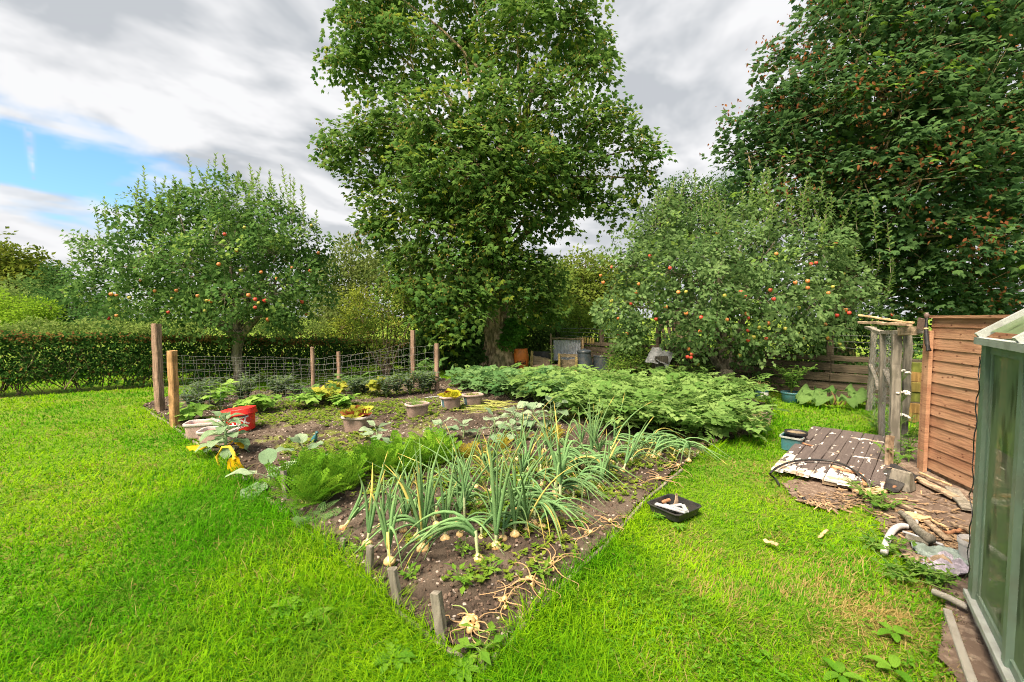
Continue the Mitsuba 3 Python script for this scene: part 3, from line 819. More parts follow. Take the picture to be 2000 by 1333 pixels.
def apple_tree(label, base, blobs, forks, nsp, seed, shoot_at, apples, ca, cb, trunk):
    rng = np.random.default_rng(seed)
    k = thing('apple_tree', label, 'tree', 'apple trees bearing fruit')
    cm, cc, ctr, bi, dv = spray_crown(blobs, nsp, 26, .098, APPLELEAF, ca, cb, rng, rs=.19, tilt=.45, flat=.4, droop=.15, young=(.12, (.17, .30, .06), (.28, .40, .09)), shell=.36)
    st, ms = shoots(list(shoot_at) + [V(b_) + rng.normal(0, .22, 3) * V([1, 1, .5]) for b_ in shoot_at], rng, .5, 1.15, (.14, .27, .06), (.28, .41, .12), .12, .16)
    m, c = joinc([(cm[0], cm[1], cc)] + ms)
    part(k, 'crown', m, 'leaf', col=c, kind='stuff')
    part(k, 'trunk', trunk(rng), 'bark_apple', True)
    part(k, 'branches', cat([limbs(None, blobs, rng, .035, ctr, bi, .35, forks=forks), st]), 'bark_apple', kind='stuff')
    prof = [(.004, -.034), (.016, -.038), (.031, -.026), (.038, -.004), (.036, .016), (.024, .031), (.010, .029), (.002, .022)]
    av, af = lathe(prof, 12)
    sv = np.cos(np.arctan2(av[:, 1], av[:, 0]))
    for (x, y, z), kind in apples:
        # drop the fruit onto the near side of the crown
        s = rng.uniform(.8, 1.05)
        R3 = trimesh.transformations.euler_matrix(*rng.uniform(-.5, .5, 2), rng.uniform(-2.4, -.6))[:3, :3]
        t = np.clip(.5 + .6 * sv + .25 * (meshkit.noise(av * 60, 3) - .5), 0, 1)
        part(k, 'apple', ((av * s) @ R3.T + V([x, y, z]), af), 'vertex_gloss', True, uv=grad({'r': 3, 'o': 4, 'g': 5}[kind], t))
    return k

APL = [(-9.50,10.20,3.28,0.58), (-9.42,10.00,2.32,0.56), (-8.81,10.40,3.91,0.61), (-8.03,9.70,2.97,0.71), (-8.21,9.60,2.07,0.68), (-7.84,10.40,4.03,0.73), (-6.95,9.30,2.70,0.77), (-7.17,9.40,1.84,0.61), (-6.75,10.40,4.27,0.80), (-6.02,9.40,3.15,0.83), (-5.97,9.10,2.15,0.75), (-5.68,10.20,3.87,0.78), (-5.15,9.60,2.96,0.77), (-5.17,9.20,2.05,0.67), (-4.93,10.20,3.28,0.60), (-4.64,9.80,2.30,0.55), (-4.96,9.60,1.62,0.45), (-6.32,9.60,1.50,0.51), (-7.83,11.20,3.31,1.45), (-6.33,11.30,2.94,1.20), (-4.61,10.40,2.83,0.37), (-10.08,10.40,2.83,0.34)]
rngs = np.random.default_rng(41)


def trunk_left(rng):
    b = (-6.53, 10.37)
    t = rough(tube([(b[0], b[1], -.1), (b[0] + .02, b[1], .3), (b[0] - .06, b[1], .7), (b[0] + .02, b[1], 1.1), (b[0] + .05, b[1], 1.3)], [.17, .125, .105, .12, .15], 14), .05, 7, 2)
    o = [t]
    for e, r in (((-7.7, 10.1, 2.3), .09), ((-5.4, 10.0, 2.2), .08), ((-6.6, 10.3, 2.8), .1), ((-7.2, 10.8, 2.6), .07), ((-5.9, 11, 2.6), .07)):
        o.append(tube(bez((b[0] + .03, b[1], 1.15), ((b[0] + e[0]) / 2, (b[1] + e[1]) / 2, 1.5), e, 10), np.linspace(r, r * .4, 10), 8))
    return cat(o)


APPLES_L = [((-5.73,8.78,3.27), 'r'), ((-5.57,8.88,2.96), 'o'), ((-5.84,8.74,2.67), 'o'), ((-5.10,8.91,2.53), 'o'), ((-7.41,9.07,2.16), 'o'), ((-6.86,8.94,2.16), 'o'), ((-6.10,8.48,2.03), 'o'), ((-5.95,8.51,1.94), 'g'), ((-8.29,9.04,2.09), 'o'), ((-8.18,9.04,2.07), 'o'), ((-7.95,9.08,2.02), 'g'), ((-9.23,9.97,1.59), 'r'), ((-8.38,9.24,1.65), 'o'), ((-7.03,8.92,1.72), 'r'),
            ((-5.86,8.50,1.93), 'o'), ((-5.09,8.66,1.97), 'r'), ((-4.93,8.71,1.95), 'r'), ((-5.12,8.70,1.81), 'r'), ((-5.21,8.64,2.05), 'o'), ((-5.04,8.68,1.90), 'g'), ((-4.66,9.29,2.66), 'o'), ((-4.41,9.57,2.63), 'o'), ((-4.54,9.97,3.69), 'g'), ((-4.46,10.12,3.10), 'o'), ((-5.01,8.94,1.57), 'o'), ((-4.71,9.97,1.69), 'o'), ((-7.87,9.28,2.39), 'o'), ((-7.92,9.22,2.64), 'o'), ((-5.50,9.06,3.46), 'g'), ((-4.80,8.93,2.40), 'o'), ((-6.97,8.96,2.00), 'g'), ((-6.07,8.62,1.74), 'g'), ((-5.53,8.94,2.57), 'g'), ((-4.57,9.51,1.95), 'r')]
SHL = [(-7.17,10.30,4.12), (-7.41,10.40,4.27), (-6.15,10.20,4.21), (-5.97,10.30,4.12), (-6.68,10.30,4.30), (-8.65,10.20,3.75), (-8.29,10.20,3.87), (-8.01,10.30,3.95), (-5.39,10.20,3.92), (-5.04,10.20,3.75), (-4.75,10.10,3.61), (-9.32,10.20,3.34), (-9.07,10.20,3.63), (-9.63,10.20,3.04), (-10.04,10.30,2.82), (-7.84,10.40,4.15), (-5.79,10.40,4.09), (-7.06,10.50,4.29), (-6.51,10.40,4.33), (-9.69,10.10,2.33), (-10.23,10.30,2.58), (-4.56,10.30,3.18), (-5.41,10.60,4.08), (-8.49,10.60,4.08)]
apple_tree('round apple tree with red apples and pale trunk behind the wire fences', None, APL, [(-6.5, 10.4, 1.3), (-7.2, 10.2, 1.9), (-5.9, 10.1, 1.8), (-6.6, 10.3, 2.3)], 1000, 41, SHL, APPLES_L, (.06, .15, .04), (.155, .275, .07), trunk_left)

APR = [(2.25,9.60,1.84,0.51), (2.63,9.80,2.76,0.67), (2.74,9.00,1.93,0.64), (2.51,9.20,1.40,0.37), (3.37,10.00,3.59,0.65), (3.26,9.00,2.56,0.72), (3.37,8.70,1.72,0.63), (3.63,8.80,1.25,0.39), (4.13,9.60,3.29,0.62), (4.07,8.70,2.43,0.72), (3.95,8.40,1.61,0.64), (4.72,8.90,0.88,0.44), (5.35,9.80,3.66,0.55), (5.14,9.00,2.87,0.69), (4.82,8.40,2.01,0.71), (4.91,8.50,1.22,0.55), (6.26,9.80,3.78,0.67), (5.99,9.00,2.77,0.69), (5.75,8.60,1.92,0.66), (5.84,8.70,1.21,0.49), (6.86,9.50,3.16,0.54), (6.89,9.20,2.26,0.60), (6.59,8.90,1.41,0.47), (7.59,9.40,2.28,0.39), (7.64,9.30,1.73,0.38), (4.47,10.60,2.24,1.12), (6.20,10.60,2.48,1.12), (5.42,10.80,2.88,0.89), (3.59,8.70,0.85,0.20)]


def trunk_right(rng):
    b = (4.98, 10.13)
    o = [rough(tube([(b[0], b[1], -.1), (b[0] - .01, b[1], .2), (b[0], b[1], .42)], [.24, .2, .2], 14), .06, 7, 5)]
    for e, r, c in (((3.3, 9.4, 1.9), .09, 1.0), ((4.5, 9.6, 2.6), .12, 1.3), ((5.5, 9.8, 2.6), .12, 1.2), ((6.6, 9.3, 2.0), .09, .9), ((4.9, 10.8, 2.6), .1, 1.4)):
        o.append(rough(tube(bez((b[0] + (e[0] - b[0]) * .06, b[1], .36), ((b[0] * 2 + e[0]) / 3, (b[1] + e[1]) / 2, c), e, 12), np.linspace(r, r * .35, 12), 9), .03, 8, 2))
    return cat(o)


APPLES_R = [((1.87,9.26,2.50), 'o'), ((1.93,9.26,2.35), 'o'), ((2.16,9.50,2.70), 'r'), ((2.76,8.78,2.84), 'r'), ((3.04,8.44,2.56), 'r'), ((2.50,8.65,2.27), 'o'), ((2.44,8.59,2.11), 'o'), ((2.35,8.63,1.88), 'r'), ((2.10,9.21,1.96), 'g'), ((3.32,8.34,2.10), 'g'), ((3.18,8.36,2.09), 'o'), ((2.25,9.24,1.59), 'o'), ((2.84,8.59,1.58), 'r'), ((2.96,8.40,1.81), 'o'), ((2.25,9.17,1.24), 'r'), ((2.37,8.97,1.28), 'o'),
            ((3.51,8.63,0.98), 'o'), ((3.48,8.60,0.83), 'r'), ((3.54,8.55,0.89), 'r'), ((3.53,8.55,0.82), 'r'), ((3.97,9.26,0.61), 'g'), ((4.25,9.11,3.36), 'o'), ((3.90,9.21,3.02), 'g'), ((4.27,8.16,2.08), 'r'), ((4.31,8.08,2.00), 'r'), ((4.63,7.84,2.10), 'r'), ((4.69,7.83,1.94), 'r'), ((3.91,8.03,2.01), 'g'), ((4.30,7.99,1.68), 'o'), ((4.36,8.04,1.60), 'r'), ((4.51,8.32,1.36), 'r'), ((4.50,8.29,1.18), 'r'), ((4.55,8.19,1.24), 'g'), ((4.73,8.09,1.22), 'r'), ((4.75,8.08,1.50), 'o'), ((3.53,8.17,1.35), 'o'), ((3.88,7.86,1.57), 'o'),
            ((5.78,8.49,2.64), 'r'), ((5.85,8.44,2.66), 'r'), ((5.55,8.22,2.29), 'o'), ((5.52,8.17,2.16), 'o'), ((5.14,7.94,2.24), 'o'), ((5.83,8.06,2.06), 'o'), ((5.97,8.14,2.18), 'g'), ((6.44,8.64,1.65), 'r'), ((6.68,8.64,1.70), 'r'), ((6.27,8.71,1.47), 'o'), ((6.08,8.37,1.21), 'o'), ((6.34,8.67,1.21), 'o'), ((6.55,8.68,1.08), 'g'), ((5.11,8.13,1.40), 'g'), ((5.62,8.37,1.20), 'g'), ((6.66,8.81,2.49), 'g'), ((6.70,9.10,3.16), 'r'), ((6.67,8.72,1.76), 'o'), ((5.39,8.20,1.79), 'g'), ((8.06,9.26,1.67), 'r'), ((4.64,8.18,1.42), 'g'), ((3.27,8.19,1.69), 'o'), ((3.51,8.09,1.61), 'r'), ((5.07,8.43,2.83), 'o'), ((4.52,8.60,0.86), 'g')]
SHR = [(5.41,9.70,3.75), (5.52,9.60,3.73), (5.74,9.70,3.81), (5.19,9.60,3.57), (6.46,9.60,3.84), (6.30,9.70,3.98), (6.63,9.60,3.79), (6.02,9.60,3.73), (4.58,9.60,3.40), (4.42,9.50,3.33), (7.17,9.40,3.25), (7.00,9.40,3.31), (7.34,9.40,3.04), (7.38,9.30,2.70), (7.72,9.30,2.48), (7.90,9.30,2.11), (7.88,9.20,1.94), (3.33,9.90,3.80), (3.45,9.90,3.69), (3.87,9.80,3.66), (3.71,10.00,3.82), (3.11,9.90,3.57), (2.77,9.90,3.34), (4.21,9.80,3.78), (5.73,9.40,3.58), (6.72,9.40,3.47), (4.51,9.00,2.87), (5.24,9.00,3.19), (5.18,9.90,3.69), (6.36,9.10,3.10), (5.82,9.10,3.31)]
apple_tree('wide apple tree with many red and yellow apples, low forked trunk by the timber fence', None, APR, [(4.9, 10.1, .9), (4.2, 9.7, 1.5), (5.7, 9.7, 1.6), (4.8, 10, 2.0)], 1050, 42, SHR, APPLES_R, (.095, .19, .065), (.215, .33, .12), trunk_right)


def bush(name, label, cat_, base, blobs, ns, nl, size, tmp, ca, cb, seed, rs=.25, young=None, droop=.2, group=None, stem=True, tilt=.5, r0=.03, flat=.35, m='leaf'):
    rng = np.random.default_rng(seed)
    k = thing(name, label, cat_, group)
    cm, cc, ctr, bi, dv = spray_crown(blobs, ns, nl, size, tmp, ca, cb, rng, rs=rs, tilt=tilt, droop=droop, young=young, flat=flat)
    part(k, 'crown', cm, m, col=cc, kind='stuff')
    if stem:
        bs = V(base, float) if base is not None else V([np.mean([b[0] for b in blobs]), np.mean([b[1] for b in blobs]), 0])
        if len(bs) == 2:
            bs = np.r_[bs, 0]
        o = []
        for b in blobs:
            e = V(b[:3], float)
            o.append(tube(bez(bs + rng.normal(0, .05, 3) * V([1, 1, 0]), (bs + e) / 2 + V([0, 0, .1]), e, 8), np.linspace(r0, r0 * .35, 8), 6))
        s = rng.random(len(ctr)) < .3
        o.append(segs(V(blobs, float)[bi[s], :3], ctr[s], r0 * .2, r0 * .08, 4))
        part(k, 'stems', cat(o), 'bark_dark', True, kind='stuff')
    return k


# small trees and shrubs at the back
bush('pear_tree', 'slim young pear tree with yellow green leaves, between wire fence and hedge', 'tree', (-3.46, 11.9),
     [(-3.51,11.90,0.64,0.39), (-3.75,11.80,1.21,0.44), (-3.12,11.80,1.34,0.47), (-3.53,11.80,1.76,0.44), (-2.93,11.90,2.04,0.36), (-3.35,11.90,2.18,0.34), (-4.16,12.00,1.62,0.37), (-2.58,11.90,1.90,0.25), (-3.16,12.00,2.46,0.20), (-2.81,12.00,2.53,0.17), (-4.24,12.00,1.06,0.31)], 330, 12, .075, LEAF, (.10, .21, .03), (.27, .36, .06), 51, rs=.16, young=(.15, (.38, .38, .06), (.42, .42, .10)), r0=.035)
st, ms = shoots([(-3.88,11.80,1.90), (-3.53,11.80,2.04), (-3.32,11.80,2.31), (-3.13,11.90,2.39), (-2.79,11.90,2.32), (-2.91,11.80,2.04), (-3.64,11.70,1.76), (-2.56,11.80,1.90), (-4.09,11.80,1.48), (-3.20,11.60,1.89), (-2.93,11.60,1.62), (-3.41,11.60,1.35)], np.random.default_rng(510), .35, .7, (.18, .28, .04), (.42, .44, .07), .085, .12)
m, c = joinc(ms)
part('pear_tree', 'shoots', m, 'leaf', col=c, kind='stuff')
part('pear_tree', 'shoot_stems', st, 'bark_dark', kind='stuff')
bush('willow_shrub', 'pale feathery shrub with narrow grey green leaves behind the hedge', 'shrub', None,
     [(-6.17,15.50,2.71,0.91), (-5.61,15.50,3.43,0.73), (-5.08,15.50,2.71,0.82), (-6.17,15.00,1.63,0.79), (-5.29,15.00,1.63,0.88), (-5.78,15.50,3.97,0.40), (-6.52,15.50,3.08,0.55)], 520, 16, .12, LEAF2, (.13, .21, .055), (.27, .33, .10), 52, rs=.3, droop=-.5, tilt=.2)
bush('golden_shrub', 'golden green shrub glowing behind the young pear tree', 'shrub', None, [(-5.00,14.20,1.96,0.60), (-5.51,14.20,1.29,0.47), (-5.94,14.00,0.88,0.40)], 200, 14, .09, LEAF, (.17, .25, .03), (.32, .38, .06), 53, rs=.25)
bush('beech_tree', 'big olive green tree rising far behind the hedge at the left edge', 'tree', (-46, 40), [(-47.28,40.00,4.47,3.76), (-44.86,40.00,5.87,2.35), (-43.54,40.00,4.47,1.98), (-43.66,38.00,3.00,2.68), (-49.56,40.00,5.41,4.24), (-41.38,39.00,3.04,1.28)], 950, 16, .42, LEAF2, (.075, .13, .018), (.20, .24, .035), 54, rs=1.2, r0=.3)
bush('willow_shrub', 'soft pale green shrub in front of the big olive tree, far left', 'shrub', None, [(-29.27,26.00,2.56,1.22), (-30.22,26.00,1.95,1.22), (-28.23,26.00,2.10,0.86)], 260, 16, .22, LEAF2, (.14, .24, .06), (.25, .34, .10), 55, rs=.6, droop=-.2)
bush('lime_shrub', 'vivid lime green shrub just above the hedge at the left edge', 'shrub', None, [(-16.12,14.00,1.62,0.74), (-15.29,14.00,1.79,0.46), (-17.09,14.00,1.79,0.82), (-15.36,13.60,1.30,0.56), (-14.78,14.00,1.95,0.23), (-14.98,14.00,1.38,0.36)], 420, 14, .10, LEAF, (.15, .30, .02), (.27, .42, .04), 56, rs=.25)
bush('elder_shrub', 'dark green elder shrub between the lime shrub and the apple tree', 'shrub', None, [(-19.79,19.00,2.97,0.80), (-17.94,18.00,2.26,0.95), (-18.60,18.00,1.84,0.89), (-16.18,17.00,1.63,0.80), (-19.75,19.00,3.63,0.40), (-14.47,16.00,1.63,0.75)], 520, 14, .14, LEAF, (.04, .11, .03), (.10, .19, .05), 57, rs=.35)
bush('hazel_shrub', 'mid green hazel bushes behind the left apple tree', 'shrub', None, [(-13.15,16.00,1.82,0.94), (-11.65,16.00,1.82,0.94), (-10.14,16.00,1.82,0.94), (-8.65,16.00,1.63,0.94), (-7.33,16.00,1.82,0.85), (-7.92,16.50,2.79,0.58)], 560, 14, .13, LEAF, (.06, .14, .03), (.15, .24, .05), 58, rs=.35)
for k, (b, lab) in enumerate((([(-12.83,11.60,1.21,0.35), (-12.05,11.50,1.15,0.32), (-13.29,11.40,1.15,0.32)], 'grey green flowering weeds topping the hedge on the far left'), ([(-11.72,12.00,1.17,0.37), (-11.01,12.00,1.23,0.37), (-10.38,12.00,1.13,0.31)], 'light green herbs showing above the hedge left of the posts'),
                              ([(-9.94,12.60,1.18,0.42), (-9.34,12.80,1.14,0.36), (-10.37,12.40,1.11,0.32)], 'yellow green weeds above the hedge behind the tallest post'), ([(-7.63,13.50,1.07,0.41), (-6.88,13.60,1.14,0.45), (-6.17,13.80,1.06,0.39)], 'bright weeds above the hedge right of the apple trunk'))):
    bush('tall_weeds', lab, 'weeds', None, b, 240, 10, .075, LEAF2, (.13, .24, .05), (.30, .38, .11), 60 + k, rs=.16, droop=-.2, tilt=.3, stem=False, m='leaf')
bush('ash_tree', 'light green tree in the far distance between the big sycamore and the right apple tree', 'tree', (3.4, 27), [(2.84,27.00,3.54,1.59), (4.42,27.00,4.17,1.59), (6.00,27.00,4.01,1.43), (7.58,27.00,3.54,1.43), (3.66,26.00,2.56,1.68), (5.49,26.00,2.56,1.53)], 900, 14, .24, LEAF2, (.10, .17, .03), (.22, .28, .05), 65, rs=.8, r0=.2)
bush('laurel_shrub', 'sunlit yellow green shrub behind the compost bays', 'shrub', None, [(1.60,17.00,1.63,0.90), (2.52,16.50,1.24,0.87), (3.96,16.00,0.31,0.75), (2.83,16.00,0.12,0.75), (4.56,15.50,0.90,0.73), (3.40,17.00,1.43,0.80), (1.17,16.50,1.05,0.58), (2.07,16.00,0.69,0.66), (3.36,15.00,0.83,0.49)], 620, 14, .13, LEAF, (.07, .16, .025), (.23, .33, .04), 66, rs=.35)
bush('hawthorn_tree', 'dense dark green hawthorn between the two sycamores, behind the right apple tree', 'tree', (5.6, 14.6), [(5.54,14.50,5.32,0.89), (6.59,14.60,5.51,0.89), (4.82,14.30,4.61,0.81), (5.78,14.20,4.26,1.04), (7.02,14.40,4.80,0.93), (4.47,14.20,3.61,0.70), (5.24,14.60,5.67,0.48), (4.21,14.40,2.97,0.68), (7.44,14.60,5.67,0.62)], 900, 16, .105, LEAF, (.06, .145, .045), (.13, .235, .065), 67, rs=.3, r0=.08)
bush('holly_shrub', 'dark shrub under the sycamore, left of its trunk', 'shrub', None, [(-2.69,13.40,0.52,0.50), (-1.88,13.30,0.53,0.56), (-1.19,13.40,0.52,0.47), (-2.18,13.20,1.00,0.56), (-1.42,13.40,1.15,0.47), (-3.17,13.40,0.20,0.32)], 520, 14, .11, MAPLE, (.05, .125, .035), (.12, .22, .055), 68, rs=.3)
bush('sycamore_sapling', 'fresh green sapling leaves sprouting right of the sycamore trunk', 'sapling', (-.05, 13.35), [(0.08,12.90,1.14,0.27), (0.00,12.90,1.35,0.21), (-0.15,12.80,0.96,0.18), (0.18,13.00,1.32,0.15)], 55, 10, .13, MAPLE, (.06, .20, .03), (.13, .30, .04), 69, rs=.16, r0=.012)
bush('privet_shrub', 'green shrub growing behind the orange sack', 'shrub', None, [(0.69,14.60,1.11,0.58), (1.29,14.60,0.77,0.45), (0.52,14.60,0.59,0.45), (1.77,15.00,1.01,0.44)], 300, 14, .11, LEAF, (.06, .14, .03), (.14, .24, .045), 70, rs=.3)
bush('bramble_bush', 'low bramble with yellowish leaves right of the two compost bins', 'shrub', None, [(2.86,11.80,0.30,0.31), (3.19,11.50,0.26,0.30), (2.85,11.20,0.06,0.21), (3.42,11.60,0.46,0.25), (2.56,11.40,0.07,0.21)], 260, 10, .075, LEAF, (.07, .17, .03), (.20, .30, .05), 71, rs=.18)
bush('ivy_bush', 'dark ivy covering the fence between the bins and the tin topped post', 'shrub', None, [(3.37,11.90,0.78,0.36), (3.07,12.10,0.62,0.28), (3.56,11.60,0.25,0.27), (4.40,11.30,0.69,0.29), (4.49,11.00,0.39,0.21)], 320, 12, .08, LEAF, (.05, .125, .03), (.12, .21, .045), 72, rs=.2)
bush('thicket_shrub', 'dim undergrowth under the right apple tree along the timber fence', 'shrub', None, [(4.75,10.60,0.62,0.35), (5.67,10.00,0.50,0.35), (5.24,10.30,0.28,0.24), (6.01,9.60,0.71,0.34), (6.47,9.30,0.85,0.26), (5.56,9.40,0.23,0.20)], 380, 12, .075, LEAF, (.06, .14, .03), (.14, .25, .05), 73, rs=.2)
bush('laurel_shrub', 'dark hedge-like laurel behind the timber fence on the right', 'shrub', None, [(6.63,12.50,0.74,0.51), (5.83,13.00,0.55,0.54), (4.90,13.40,0.52,0.55), (7.83,9.60,0.48,0.40), (7.77,10.60,0.37,0.44), (7.49,10.60,1.25,0.47), (8.07,10.40,1.37,0.46), (8.64,10.20,1.26,0.46), (8.82,9.60,1.17,0.45), (7.65,8.40,0.62,0.30), (7.00,11.00,1.10,0.45)], 620, 12, .10, LEAF, (.045, .115, .035), (.11, .20, .05), 74, rs=.28)
for k, (b, lab) in enumerate((([(-5.10,19.00,3.85,1.56), (-3.51,20.00,3.04,1.88), (-1.64,20.00,2.10,1.65), (-4.02,19.00,1.63,1.56)], 'trees far behind the big sycamore, left of its trunk'), ([(0.25,21.00,2.13,1.48), (1.88,23.00,3.25,1.35), (-1.03,22.00,3.18,1.81)], 'trees far behind the big sycamore, right of its trunk'))):
    bush('background_tree', lab, 'tree', None, b, 650, 14, .22, LEAF2, (.07, .14, .03), (.17, .25, .05), 80 + k, rs=.6, r0=.12)

# ------------------------------------------------------------------ vegetables


def herb(k, base, h, r, nst, per, leaf, size, ca, cb, rng, arch=.35, start=.25, stemc=(.12, .2, .04), sr=.006, tilt=.6, mat='leaf', tri=False, name='leaves', lw=None):
    """stems that arch out from one root, leaves along them"""
    az = np.arange(nst) * 2.4 + rng.uniform(0, 6)
    A, Bv, P, D, NN, SC = [], [], [], [], [], []
    for a in az:
        rr, hh = r * rng.uniform(.35, 1.1), h * rng.uniform(.65, 1.05)
        e = V(base) + V([math.cos(a) * rr, math.sin(a) * rr, hh])
        p = bez(base, V(base) + V([math.cos(a) * rr * arch, math.sin(a) * rr * arch, hh * .8]), e, 6)
        A.append(p[:-1])
        Bv.append(p[1:])
        t = np.linspace(start, 1, per)
        q = np.stack([np.interp(t, np.linspace(0, 1, 6), p[:, i]) for i in range(3)], -1)
        la = a + np.arange(per) * 2.4 + rng.normal(0, .5, per)
        d = np.stack([np.cos(la), np.sin(la), rng.uniform(-.25, .55, per)], -1)
        P.append(q + d * size * .25)
        D.append(d)
        A.append(q)
        Bv.append(q + d * size * .27)
        NN.append(V([0, 0, 1]) + .35 * V([math.cos(a), math.sin(a), 0]) + rng.normal(0, .25, (per, 3)))
        SC.append(size * rng.uniform(.65, 1.2, per))
    P, D, NN, SC = np.vstack(P), np.vstack(D), np.vstack(NN), np.concatenate(SC)
    c = lerpc(ca, cb, rng.random(len(P)))
    ms = [scatter(leaf, P, D, NN, SC, c)]
    if tri:
        for s in (-1, 1):
            y = nrm(np.cross(NN, D))
            ms.append(scatter(leaf, P - D * SC[:, None] * .03, D * .25 + s * y, NN + s * y * .1, SC * .85, c))
    m, cc = joinc(ms)
    part(k, name, m, mat, col=cc)
    sv, sf = segs(np.vstack(A), np.vstack(Bv), sr, sr * .7, 4)
    part(k, 'stems', (sv, sf), 'vertex_matt', col=stemc)


# compound potato leaf
def _potleaf():
    vs, fs, o = [], [], 0
    for x, yy, sc, an in ((.62, 0, .42, 0), (.56, .07, .36, 1.0), (.56, -.07, .36, -1.0), (.36, .05, .33, 1.15), (.36, -.05, .33, -1.15), (.17, .04, .25, 1.25), (.17, -.04, .25, -1.25)):
        v = LEAF[0] * V([sc, sc * 1.5, sc])
        ca, sa = math.cos(an), math.sin(an)
        v = np.stack([x + v[:, 0] * ca - v[:, 1] * sa, yy + v[:, 0] * sa + v[:, 1] * ca, v[:, 2] - .25 * x * x], -1)
        vs.append(v)
        fs.append(LEAF[1] + o)
        o += len(v)
    return np.vstack(vs), np.vstack(fs)


POTLEAF = _potleaf()
R = np.random.default_rng(91)
POT = Polygon([(-1.65,10.37), (-0.70,8.41), (0.09,7.56), (0.74,6.96), (0.98,6.10), (1.30,5.45), (1.84,5.15), (2.50,5.23), (3.42,5.73), (4.31,7.56), (4.40,8.63), (3.22,9.35), (2.18,10.21), (1.01,10.70), (-0.51,10.70), (-1.58,10.70)])
x0, y0, x1, y1 = POT.bounds
cnt = 0
for yy in np.arange(y0, y1, .52):
    for xx in np.arange(x0, x1, .52):
        x, y = xx + R.normal(0, .09), yy + R.normal(0, .09)
        if not inside(POT.buffer(-.18), x, y):
            continue
        z = float(zsoil(V([x]), V([y]))[0])
        front_ = y < 7.6
        k = thing('potato_plant', 'bushy potato plant in the large green potato patch', 'potato plant', 'potato plants of the patch')
        b = R.random()
        ca, cb = (V((.12, .25, .055)), V((.28, .43, .13))) if x > .3 + .1 * y or b > .6 else (V((.09, .215, .07)), V((.21, .36, .135)))
        herb(k, (x, y, z), R.uniform(.28, .56) * (1 if y < 9 else .72), .42, 10, 6, POTLEAF, .30, ca, cb, R, start=.35, arch=.45)
        cnt += 1
for x, y, z in ((2.02,8.30,0.27), (2.04,7.40,0.06), (1.90,7.20,-0.03)):
    k = thing('potato_flower', 'small cluster of pale mauve potato flowers above the leaves', 'flower', 'potato flowers')
    a = R.uniform(0, 6.3, 14)
    v, f, c = scatter(ROUND, V([x, y, z + .03]) + R.normal(0, .022, (14, 3)), np.stack([np.cos(a), np.sin(a), .3 + 0 * a], -1), R.normal(0, .4, (14, 3)) + V([0, -.5, 1]), .03, lerpc((.6, .48, .62), (.78, .72, .8), R.random(14)))
    part(k, 'petals', (v, f), 'leaf', col=c)
    part(k, 'stalk', segs(V([[x, y, z - .25]]), V([[x, y, z + .03]]), .004, .003, 5), 'vertex_matt', col=(.12, .2, .05))


# feathery carrot tops
def _frond():
    P, D, S = [], [], []
    for i in range(10):
        t = .25 + .75 * i / 9
        ln = .34 * (1 - .75 * ((t - .25) / .75) ** 1.2)
        for s in (-1, 1):
            for j in range(5):
                u = (j + 1) / 5
                P.append((t + ln * u * .55, s * ln * u * .8, .03 * u))
                D.append((.6, s * (1.3 if j % 2 else -.25), .25))
                S.append(.078 * (1.15 - .4 * u))
    v, f, _ = scatter(LEAF2, P, D, V([[0, 0, 1.]] * len(P)), S)
    v[:, 2] -= .35 * np.clip(v[:, 0] - .3, 0, 2) ** 2
    return v, f


FROND = _frond()
row = []
for (x, y, z), n_, sp, dry in (((*(-1.87,3.89), 0), 4, .14, 0), ((*(-1.68,3.89), 0), 4, .14, 0), ((*(-1.51,4.07), 0), 4, .13, 0), ((*(-1.35,4.27), 0), 3, .13, 0), ((*(-1.11,4.41), 0), 3, .13, 0), ((*(-0.90,4.56), 0), 3, .14, 0), ((*(-0.82,4.90), 0), 2, .12, 0), ((*(-1.61,3.52), 0), 2, .10, 0), ((*(-0.57,5.00), 0), 2, .12, 1), ((*(-0.42,4.73), 0), 2, .1, 1), ((*(-0.09,5.19), 0), 3, .16, 1), ((*(0.36,5.45), 0), 3, .18, 1), ((*(0.58,5.76), 0), 2, .14, 1)):
    for _ in range(n_):
        px, py = x + R.normal(0, sp), y + R.normal(0, sp * .8)
        if not inside(BED.buffer(-.05), px, py):
            continue
        if dry:
            k = thing('carrot_plant', 'yellowed low carrot top among the onions, beyond the green carrot row', 'carrot plant', 'yellowing carrot plants')
            ca, cb, h, nf = (.40, .31, .035), (.36, .34, .05), .16, 12
        else:
            k = thing('carrot_plant', 'feathery bright green carrot top in the row behind the front onions', 'carrot plant', 'green carrot plants')
            ca, cb, h, nf = (.11, .29, .02), (.23, .42, .035), .29, 22
        az = np.arange(nf) * 2.4 + R.uniform(0, 6)
        el = R.uniform(.55, 1.5, nf)
        d = np.stack([np.cos(az) * np.cos(el), np.sin(az) * np.cos(el), np.sin(el)], -1)
        v, f, c = scatter(FROND, np.tile([px, py, .02], (nf, 1)) + R.normal(0, .012, (nf, 3)), d, V([0, 0, 1]) - .4 * d + R.normal(0, .15, (nf, 3)), h * R.uniform(.7, 1.15, nf), lerpc(ca, cb, R.random(nf)))
        part(k, 'fronds', (v, f), 'leaf', col=c)
        e = np.tile([px, py, .01], (nf, 1)) + d * h * .6
        part(k, 'stalks', segs(np.tile([px, py, .01], (nf, 1)), e, .003, .002, 4), 'vertex_matt', col=(.2, .32, .05))


